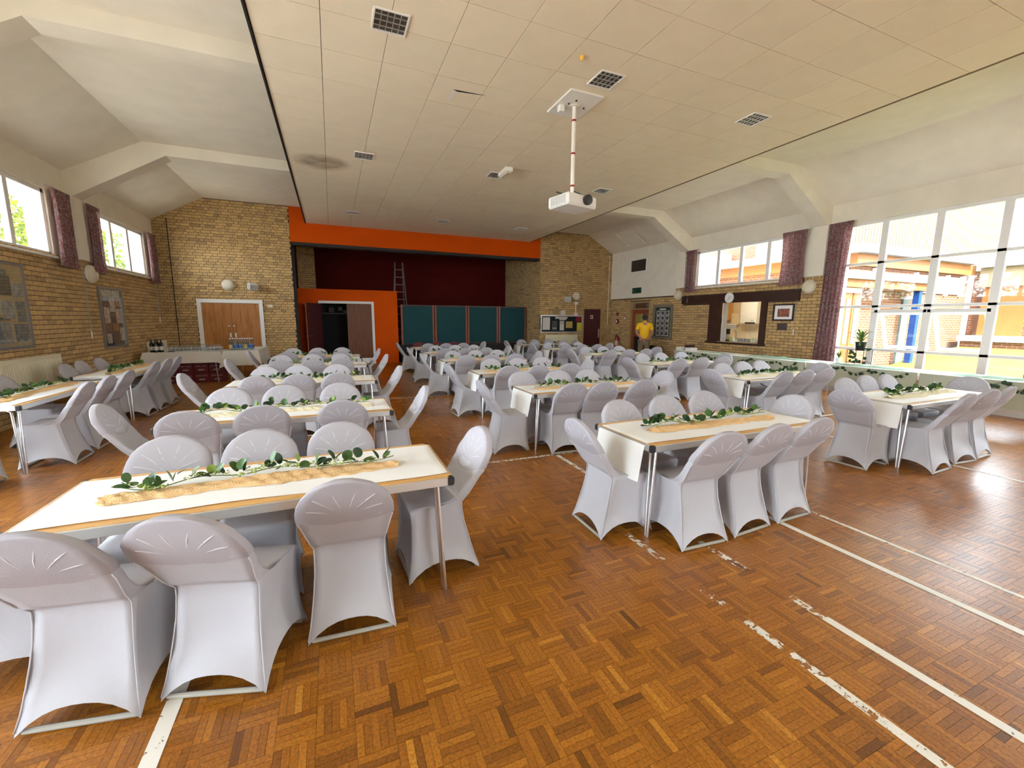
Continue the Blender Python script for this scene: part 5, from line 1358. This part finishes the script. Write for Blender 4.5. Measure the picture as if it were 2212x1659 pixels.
def hanging_vine(label, y0, y1, seed, n=22):
    t = thing('hanging_garland', label, 'garland', (SXa-.012, (y0+y1)/2, SZ), 0, 'garlands hanging on the serving tables'); rnd = random.Random(seed)
    def cen(s): return Vector((-.014, (s-.5)*(y1-y0), -.03-.09*math.sin(s*PI*2.5)**2-.02*math.sin(s*17)))
    MB().path([cen(k/30) for k in range(31)], .003, 5).build('stem', M('stem'), t, True)
    for k in range(n):
        c = cen((k+rnd.random())/n); me = LEAF[rnd.choice([0, 1, 2, 8])]
        o = obj('leaf', me, t); o.matrix_local = Matrix.Translation(c+Vector((-.004, 0, -.01))) @ Matrix.Rotation(rnd.uniform(2.4, 3.9), 4, 'X') @ Matrix.Rotation(PI/2+rnd.uniform(-.5, .5), 4, 'Y')
hanging_vine('dark leaf garland hanging on the far serving table', 7.7, 9.1, 1)
hanging_vine('dark leaf garland hanging below the mint runner', 5.8, 7.2, 2)
hanging_vine('dark leaf garland hanging below the plant stand', 3.95, 5.3, 3)
hanging_vine('dark leaf garland hanging at the right picture edge', 2.5, 3.4, 4)
for k, (y_, lb) in enumerate(((9.22, 'white box at the far end of the serving table'), (8.88, 'white box right of the maroon box on the serving table'))):
    t = thing('white_box', lb, 'box', (9.15, y_, SZ+.002), 0, 'boxes on the serving table'); MB().bbox(-.12, .12, -.10, .10, .001, .075, b=.006).build('base', M('white_paint'), t); MB().bbox(-.124, .124, -.104, .104, .055, .085, b=.006).build('lid', M('white_paint'), t)
t = thing('maroon_box', 'maroon box between two white boxes on the serving table', 'box', (9.25, 9.04, SZ+.002)); MB().bbox(-.10, .10, -.08, .08, .001, .15, b=.006).build('body', M('maroon_door'), t); MB().bbox(-.104, .104, -.084, .084, .12, .156, b=.006).build('lid', M('maroon_door'), t)
# black covered trolley under the portrait frame
t = thing('covered_trolley', 'black cloth-covered trolley under the portrait photographs', 'trolley', (9.92, 11.35, 0))
MB().grid(lambda u, v: ((.22+.05*(1-v))*math.copysign(abs(math.cos(u*2*PI))**.5, math.cos(u*2*PI))*(1 if v < .8 else (1-((v-.8)/.2)**2*.9)), (.28+.04*(1-v)+.01*math.sin(u*40)*(1-v))*math.copysign(abs(math.sin(u*2*PI))**.5, math.sin(u*2*PI))*(1 if v < .8 else (1-((v-.8)/.2)**2*.9)), .02+.72*(v if v < .8 else .8+(v-.8)*.9)), 40, 14, wrapu=True).build('cloth', M('black'), t, 'all', fix=False)
for sx in (-1, 1):
    for sy in (-1, 1): MB().lathe([(0, -.012), (.022, -.012), (.022, .012), (0, .012)], 10, (sx*.18, sy*.22, .022), 'Y').build('castor', M('greyplastic'), t)

# plants by the tall window
t = thing('potted_plant', 'leafy plant in a black pot on the wire stand by the window', 'plant', (9.42, 4.93, SZ+.30))
MB().lathe([(0, 0), (.07, 0), (.09, .13), (.095, .13), (.095, .15), (.085, .15), (.08, .12), (0, .12)], 20).build('pot', M('black_plastic'), t, True)
rnd = random.Random(9); fol = MB()
for k in range(26):
    a = rnd.uniform(0, 2*PI); L_ = rnd.uniform(.14, .30); up = rnd.uniform(.1, .30); w_ = rnd.uniform(.010, .018); c, s = math.cos(a), math.sin(a)
    pts = [Vector((c*L_*q*q**.3, s*L_*q*q**.3, .13+up*math.sin(q*2.0)*.9)) for q in (0, .25, .5, .75, 1)]
    b0 = len(fol.v); sd = Vector((-s, c, 0))
    for i, p in enumerate(pts):
        ww = w_*math.sin(PI*(.12+.86*i/4)); fol.v += [tuple(p-sd*ww), tuple(p+sd*ww+Vector((0, 0, .004)))]
    for i in range(4): fol.f.append((b0+2*i, b0+2*i+1, b0+2*i+3, b0+2*i+2)); fol.mi.append(rnd.choice([0, 0, 1]))
fol.build('foliage', [M('leaf_mid'), M('leaf_lime')], t, 'all', fix=False)
for k in range(10):
    o = obj('leaf', LEAF[rnd.choice([0, 3, 5])], t); o.matrix_local = Matrix.Translation((rnd.uniform(-.12, .02), rnd.uniform(-.16, -.04), rnd.uniform(-.03, .14))) @ Matrix.Rotation(rnd.uniform(0, 6), 4, 'Z') @ Matrix.Rotation(rnd.uniform(.2, 1.4), 4, 'X')
t = thing('plant_stand', 'black wire plant stand on the serving table by the window', 'plant stand', (9.42, 4.93, SZ+.003))
for sx in (-1, 1):
    for sy in (-1, 1): MB().path([(sx*.14, sy*.14, .001), (sx*.14, sy*.14, .296)], .006, 6).build('leg', M('black_plastic'), t)
for z in (.05, .29): MB().path([(-.14, -.14, z), (.14, -.14, z), (.14, .14, z), (-.14, .14, z)], .006, 6, close=True).build('ring', M('black_plastic'), t)
MB().box(-.13, .13, -.13, .13, .288, .296).build('shelf', M('black_plastic'), t)
for k in range(16):
    o = obj('leaf', LEAF[rnd.choice([0, 1, 8])], t); o.matrix_local = Matrix.Translation((-.146, rnd.uniform(-.14, .14), rnd.uniform(.05, .26))) @ Matrix.Rotation(rnd.uniform(2.6, 3.7), 4, 'X') @ Matrix.Rotation(PI/2, 4, 'Y')
t = thing('small_plant', 'small plant in a white pot left of the plant stand', 'plant', (9.40, 5.28, SZ+.003)); MB().lathe([(0, 0), (.045, 0), (.055, .11), (.048, .11), (0, .10)], 16).build('pot', M('white_paint'), t, True)
fol = MB()
for k in range(12):
    a = k*2.4; c, s = math.cos(a), math.sin(a); b0 = len(fol.v); up = rnd.uniform(.10, .17); L_ = rnd.uniform(.04, .09); w_ = .012
    for i, q in enumerate((0, .5, 1)):
        ww = w_*(.3, 1, .1)[i]; p = Vector((c*L_*q, s*L_*q, .10+up*q)); fol.v += [(p.x-s*ww*-1, p.y+c*ww*-1, p.z), (p.x-s*ww, p.y+c*ww, p.z)]
    for i in range(2): fol.f.append((b0+2*i, b0+2*i+1, b0+2*i+3, b0+2*i+2)); fol.mi.append(0)
fol.build('foliage', M('leaf_mid'), t, 'all', fix=False)

# ================================================================== MAN IN A YELLOW POLO SHIRT (seen from behind)
skin = mat('skin', (.42, .20, .12), .55, noise=.08, nscale=20); yel = mat('yellow_shirt', (.86, .50, .012), .8, noise=.05, nscale=8, bump=.3, bscale=18); kha = mat('khaki', (.22, .17, .10), .85, noise=.08, nscale=10, bump=.3, bscale=16); hair = mat('hair', (.035, .028, .022), .8, noise=.4, nscale=60); shoe = mat('shoe', (.03, .02, .015), .5)
def skin_body(name, joints, edges, m_, parent, root=0, sub=2):
    me = bpy.data.meshes.new(name); me.from_pydata([j[0] for j in joints], edges, []); me.materials.append(m_)
    o = bpy.data.objects.new(name, me); COL.objects.link(o); o.parent = parent
    md = o.modifiers.new('skin', 'SKIN'); md.use_smooth_shade = True
    for i, j in enumerate(joints):
        r = j[1]; me.skin_vertices[0].data[i].radius = r if isinstance(r, tuple) else (r, r); me.skin_vertices[0].data[i].use_root = (i == root)
    s = o.modifiers.new('sub', 'SUBSURF'); s.levels = sub; s.render_levels = sub
    return o
man = thing('person', 'man in a yellow polo shirt and khaki trousers, hands clasped behind his back', 'person', (9.28, 11.0, 0), math.radians(-32))
# body faces +Y (away from the camera); one continuous skinned figure
J = [((0, 0, .93), (.15, .105)), ((0, .0, 1.08), (.145, .11)), ((0, -.005, 1.25), (.155, .11)), ((0, -.01, 1.40), (.13, .095)), ((0, .005, 1.49), .055), ((0, .03, 1.56), .05), ((0, .045, 1.66), (.075, .092)), ((0, .04, 1.725), (.06, .07)),
     ((.09, 0, .88), .095), ((.10, .01, .50), .062), ((.105, -.02, .10), .042), ((-.09, 0, .88), .095), ((-.10, .03, .50), .062), ((-.105, .01, .10), .042),
     ((.19, -.01, 1.405), .062), ((.255, -.06, 1.14), .043), ((.09, -.165, .95), .031), ((.035, -.18, .915), (.030, .022)),
     ((-.19, -.01, 1.405), .062), ((-.255, -.06, 1.14), .043), ((-.10, -.155, .975), .031), ((-.035, -.175, .94), (.030, .022)),
     ((.105, .10, .04), .036), ((-.105, .13, .04), .036)]
E_ = [(0,1),(1,2),(2,3),(3,4),(4,5),(5,6),(6,7),(0,8),(8,9),(9,10),(0,11),(11,12),(12,13),(3,14),(14,15),(15,16),(16,17),(3,18),(18,19),(19,20),(20,21),(10,22),(13,23)]
body = skin_body('body', J, E_, skin, man)
# fingers of the two clasped hands
def finger(pts, r, par): return skin_body('finger', [(p, r*(1-.12*i)) for i, p in enumerate(pts)], [(i, i+1) for i in range(len(pts)-1)], skin, par, 0, 1)
for k in range(4):
    z = .935-k*.018; l = (.055, .062, .058, .046)[k]
    finger([(.03, -.19, z-.02), (.005, -.205, z-.035), (-.02, -.20, z-.05*l/.055)], .0085, body)
    finger([(-.03, -.185, z+.01), (-.005, -.198, z-.012), (.015, -.195, z-.03)], .0085, body)
finger([(.045, -.185, .93), (.03, -.205, .945), (.01, -.21, .95)], .010, body); finger([(-.05, -.18, .955), (-.035, -.20, .965), (-.012, -.208, .962)], .010, body)
# shirt: torso and short sleeves
sh = skin_body('polo_shirt', [((0, -.005, .905), (.178, .125)), ((0, -.0, 1.08), (.170, .125)), ((0, -.008, 1.25), (.175, .125)), ((0, -.01, 1.40), (.148, .108)), ((0, .003, 1.475), .068),
     ((.19, -.01, 1.405), .078), ((.235, -.045, 1.22), .066), ((-.19, -.01, 1.405), .078), ((-.235, -.045, 1.22), .066)], [(0,1),(1,2),(2,3),(3,4),(3,5),(5,6),(3,7),(7,8)], yel, man, 0)
MB().lathe([(.062, 1.475), (.070, 1.48), (.063, 1.525), (.055, 1.525)], 18, (0, .012, 0)).build('collar', yel, sh, True)
tr_ = skin_body('trousers', [((0, 0, .92), (.165, .118)), ((.092, 0, .84), .108), ((.10, .01, .50), .082), ((.105, -.02, .09), .068), ((-.092, 0, .84), .108), ((-.10, .03, .50), .082), ((-.105, .01, .09), .068)], [(0,1),(1,2),(2,3),(0,4),(4,5),(5,6)], kha, man, 0)
MB().grid(lambda u, v: (.088*math.sin(v*PI*.62)*math.cos(u*2*PI), .030+.108*math.sin(v*PI*.62)*math.sin(u*2*PI)-.02*v, 1.655+.095*math.cos(v*PI*.62)+(.05*max(0, math.sin(u*2*PI))-.065*max(0, -math.sin(u*2*PI)))*v), 24, 10, wrapu=True).build('hair', hair, man, 'all', fix=False)
for s in (-1, 1):
    MB().lathe([(0, 0), (.012, .002), (.018, .01), (.016, .018), (0, .02)], 10, (s*.078, .03, 1.63), 'X' if s > 0 else '-X').build('ear', skin, body, True)
    MB().bbox(s*.105-.05, s*.105+.05, -.10 if s > 0 else -.07, .19 if s > 0 else .22, .001, .085, b=.03).build('shoe', shoe, man)
# face (turned away from the camera)
MB().path([(0, .125, 1.645), (0, .15, 1.61), (0, .13, 1.60)], [.010, .016, .010], 8).build('nose', skin, body, True)
for s in (-1, 1): MB().lathe([(0, 0), (.010, .003), (.012, .008), (0, .012)], 10, (s*.03, .125, 1.645), 'Y').build('eye', M('white_paint'), body)
MB().path([(-.025, .125, 1.575), (0, .132, 1.573), (.025, .125, 1.575)], .005, 6).build('mouth', mat('lips', (.35, .12, .10), .5), body)

# ================================================================== OUTSIDE
gm = mat('lawn', (.11, .12, .006), .95, noise=.35, nscale=3, bump=.6, bscale=30); pv = mat('paving', (.55, .52, .47), .9, noise=.1, nscale=4)
lawn = tag(empty('lawn_ground'), 'sunlit lawn outside the tall window', None, None, 'structure')
mb = MB(); mb.grid(lambda u, v: (XR+.9+u*9.0, -9+v*16.2, -.25+.95*min(1, max(0, u*1.15))**.8+.05*math.sin(u*6+v*9)), 24, 24); mb.build('grass', gm, lawn, 'all', fix=False)
mb = MB(); mb.box(-60, XL-.3, -60, 60, -.3, -.05); mb.box(XR+.3, 70, -60, 60, -.45, -.30); mb.box(-60, 70, -60, YB-.3, -.3, -.06); mb.build('ground', pv, lawn)
eb = tag(empty('roof_eaves'), 'roof edge outside the hall windows', None, None, 'structure')
mb = MB(); mb.box(XL-1.0, XL-.3, YB-1, YF+.3, 3.72, 3.80); mb.box(XR+.3, XR+.5, YB-1, YF+.3, 3.70, 3.80); mb.box(XL-1, XR+.6, YB-1, YF+4, 5.15, 5.25); mb.box(XL-1, XR+.6, YB-1.0, YB-.3, 3.72, 3.8); mb.build('eaves', M('white_paint'), eb)
mb = MB(); mb.box(XL-.3, XR+.3, YF+.3, 17.9+.2, 4.9, 5.2); mb.box(XL-.4, XL-.3, YB, YF+.3, 3.8, 5.2); mb.box(XR+.3, XR+.4, YB, YF+.3, 3.8, 5.2); mb.box(XL-.3, SX0-.3, YF+.3, 18, 0, 5.2); mb.box(SX1+.3, XR+.3, YF+.3, 18, 0, 5.2); mb.box(XL-.3, XR+.3, 17.9, 18.1, 0, 5.2); mb.build('outer_walls', M('cream'), eb)
rbk = mat('red_brick', (.50, .20, .10), .9, noise=.1, nscale=20); N, L = nodes(rbk); b = N['Principled BSDF']
bt = N.new('ShaderNodeTexBrick'); bt.inputs['Color1'].default_value = (.15, .048, .022, 1); bt.inputs['Color2'].default_value = (.115, .036, .018, 1); bt.inputs['Mortar'].default_value = (.22, .155, .085, 1); bt.inputs['Scale'].default_value = 1.0
bt.inputs['Brick Width'].default_value = .225; bt.inputs['Row Height'].default_value = .075; bt.inputs['Mortar Size'].default_value = .009
tc = N.new('ShaderNodeTexCoord'); sp = N.new('ShaderNodeSeparateXYZ'); cb = N.new('ShaderNodeCombineXYZ'); ad = N.new('ShaderNodeMath'); ad.operation = 'ADD'
L.new(tc.outputs['Object'], sp.inputs[0]); L.new(sp.outputs[0], ad.inputs[0]); L.new(sp.outputs[1], ad.inputs[1]); L.new(ad.outputs[0], cb.inputs[0]); L.new(sp.outputs[2], cb.inputs[1]); L.new(cb.outputs[0], bt.inputs['Vector']); L.new(bt.outputs['Color'], b.inputs['Base Color'])
zinc = mat('zinc', (.17, .18, .19), .6, noise=.06, nscale=2); opan = mat('orange_panel', (.20, .07, .010), .7, noise=.08, nscale=3); bluep = mat('blue_paint', (.002, .035, .17), .4); wcl = mat('cladding', (.15, .135, .095), .6); dgl = mat('window_glass_out', (.10, .13, .13), .1); woodp = mat('wood_panels', (.18, .055, .008), .6, noise=.1, nscale=4)
EZ = -.3
# wing across the courtyard (faces the hall's near side)
bd = thing('courtyard_wing', 'low brick courtyard wing with flat roof and orange panels', 'building', (0, 0, EZ))
MB().box(13.5, 19.9, 7.5, 12.0, 0, 3.55).build('brick_wall', rbk, bd)
MB().box(13.2, 19.5, 7.16, 12.2, 3.72, 3.95).build('roof_edge', zinc, bd); MB().box(13.4, 19.9, 7.35, 12.0, 3.40, 3.72).build('orange_band', opan, bd)
wn_ = MB().box(16.6, 19.4, 7.44, 7.49, 2.75, 3.3).build('window', dgl, bd)
for k in range(4): MB().box(16.55+k*.93, 16.62+k*.93, 7.40, 7.5, 2.7, 3.35).build('window_bar', M('upvc'), wn_)
for k in range(7):
    x = 10.75+k*.37
    w_ = MB().bbox(x, x+.32, 7.10, 7.15, .1, 2.62, b=.01).build('wood_panel', woodp, bd); MB().box(x+.07, x+.25, 7.09, 7.10, 1.25, 2.45).build('panel_glass', dgl, w_)
MB().box(10.7, 13.4, 7.15, 7.19, 0, 2.75).build('panel_frame', M('upvc'), bd)
MB().box(10.7, 16.5, 6.80, 7.45, 2.95, 3.15).build('canopy_edge', zinc, bd); MB().box(10.7, 16.4, 6.90, 7.45, 2.75, 2.95).build('canopy_soffit', opan, bd)
MB().box(15.8, 15.95, 6.95, 7.10, .2, 2.75).build('blue_post', bluep, bd); MB().box(16.1, 16.45, 7.44, 7.5, .5, 2.6).build('side_window', dgl, bd); MB().bbox(14.4, 14.55, 7.40, 7.5, 3.2, 3.38, b=.01).build('bulkhead_light', M('white_paint'), bd)
MB().box(15.2, 26.0, 9.0, 11.9, 3.96, 9.6).build('upper_storey', wcl, bd)
rib = MB().box(-.04, .04, -.05, 0, 0, 5.6).mesh('cladding_rib', wcl)
for k in range(64): obj('cladding_rib', rib, bd, (15.3+k*.165, 9.0, 3.97))
# wing facing the hall
bd = thing('facing_wing', 'brick wing opposite the tall window with orange door', 'building', (0, 0, EZ))
MB().box(20.0, 26.0, -9.0, 7.4, 0, 3.55).build('brick_wall', rbk, bd); MB().box(19.6, 26.0, -9, 7.15, 3.62, 3.90).build('roof_edge', zinc, bd); MB().box(19.8, 20, -9, 7.2, 3.0, 3.62).build('fascia_board', mat('buff_board', (.19, .145, .08), .7), bd)
dr = MB().box(19.92, 19.99, 6.1, 7.1, 1.2, 3.0).build('door', opan, bd); MB().box(19.9, 19.98, 7.1, 7.2, 1.0, 3.2).build('door_frame', M('dark_wood'), dr)
MB().box(19.2, 19.99, -9, 7.2, 0, 1.25).build('terrace_wall', rbk, bd); MB().box(19.1, 19.99, -9, 7.25, 1.25, 1.42).build('coping', M('white_paint'), bd)
MB().box(19.85, 19.98, 5.15, 5.35, 1.42, 3.0).build('white_post', M('white_paint'), bd); MB().box(19.2, 19.36, 4.55, 4.72, 1.42, 3.1).build('blue_post', bluep, bd)
# taller house with a white gabled bay, seen through the window above the hatch
bd = thing('brick_house', 'tall brick house with white gabled bay beyond the hatch window', 'building', (0, 0, EZ))
MB().box(19.0, 27, 13.0, 24.0, 0, 9.6).build('brick_wall', rbk, bd)
MB().prism([(17.2, 3.9), (18.45, 5.2), (19.0, 5.2), (19.0, 0), (17.2, 0)], 'Y', 16.2, 19.6).build('glazed_bay', mat('bay_white', (.80, .84, .88), .4), bd)
for k in range(3): MB().box(17.14, 17.2, 16.4+k*1.1, 17.3+k*1.1, 2.4, 3.7).build('bay_window', mat('bay_glass', (.35, .45, .45), .1) if 'bay_glass' not in MATS else M('bay_glass'), bd)
# trees beyond the left windows
tl_a = mat('tree_leaf', (.05, .085, .010), .7, noise=.4, nscale=3); tl_b = mat('tree_leaf_yellow', (.12, .13, .010), .7, noise=.3, nscale=3); bark = mat('bark', (.14, .10, .07), .9, noise=.3, nscale=8)
N, L = nodes(tl_a); 
def leafy(m_, c):
    N, L = nodes(m_); b = N['Principled BSDF']; t = N.new('ShaderNodeBsdfTranslucent'); t.inputs[0].default_value = (*c, 1); mx = N.new('ShaderNodeMixShader'); mx.inputs[0].default_value = .45
    L.new(b.outputs[0], mx.inputs[1]); L.new(t.outputs[0], mx.inputs[2]); L.new(mx.outputs[0], N['Material Output'].inputs[0])
leafy(tl_a, (.08, .12, .01)); leafy(tl_b, (.16, .165, .01))
TR = [(-8.6, 21.5, 7.5, 2.8, 'bushy green tree beyond the high window near the stage'), (-9.5, 16.5, 7.0, 2.6, 'yellow-green tree beyond the high window near the stage'), (-10.5, 27, 9, 3.4, 'tall tree farther off beyond the left windows'), (-11.5, 12.0, 8.0, 3.0, 'green tree beyond the leftmost window'), (-15.0, 19.5, 10.0, 3.8, 'pale tree far behind the left windows')]
for k, (x, y_, h, r, lb) in enumerate(TR):
    t = thing('tree', lb, 'tree', (x, y_, -.2), 0, 'trees beyond the left windows'); rnd = random.Random(70+k)
    MB().path([(0, 0, 0), (.1, .05, h*.25), (-.05, .1, h*.5), (.05, 0, h*.8)], [.16, .13, .09, .03], 8).build('trunk', bark, t, True)
    for q in range(5):
        a = q*1.3+k; MB().path([(0, .05, h*(.3+.08*q)), (math.cos(a)*r*.4, math.sin(a)*r*.4, h*(.42+.08*q)), (math.cos(a)*r*.75, math.sin(a)*r*.75, h*(.5+.08*q))], [.05, .035, .012], 6).build('branch', bark, t, True)
    fm_ = MB()
    cl_ = [(rnd.uniform(-1, 1), rnd.uniform(-1, 1), rnd.uniform(-1, 1)) for _ in range(60)]
    cl_ = [c for c in cl_ if c[0]**2+c[1]**2+c[2]**2 < 1.1][:34]
    for c in cl_:
        C = Vector((c[0]*r, c[1]*r, h*.58+c[2]*h*.36))
        for _ in range(130):
            d = Vector((rnd.gauss(0, 1), rnd.gauss(0, 1), rnd.gauss(0, 1)))*.34; p = C+d; s = rnd.uniform(.05, .10)
            a = Vector((rnd.uniform(-1, 1), rnd.uniform(-1, 1), rnd.uniform(-1, 1))).normalized()*s; b2 = a.cross(Vector((rnd.uniform(-1, 1), rnd.uniform(-1, 1), rnd.uniform(-1, 1)))).normalized()*s*.6; b0 = len(fm_.v)
            fm_.v += [tuple(p-a), tuple(p+b2), tuple(p+a), tuple(p-b2)]; fm_.f.append((b0, b0+1, b0+2, b0+3)); fm_.mi.append(1 if rnd.random() < (.55 if k in (1, 3) else .2) else 0)
    o = fm_.build('foliage', [tl_a, tl_b], t, False, fix=False); o['kind'] = 'stuff'
# skirting
bb_ = tag(empty('baseboard_right'), 'pale skirting under the tall window', None, None, 'structure'); MB().box(XR-.02, XR, YB, 6.3, 0, .12).build('board', M('white_paint'), bb_)
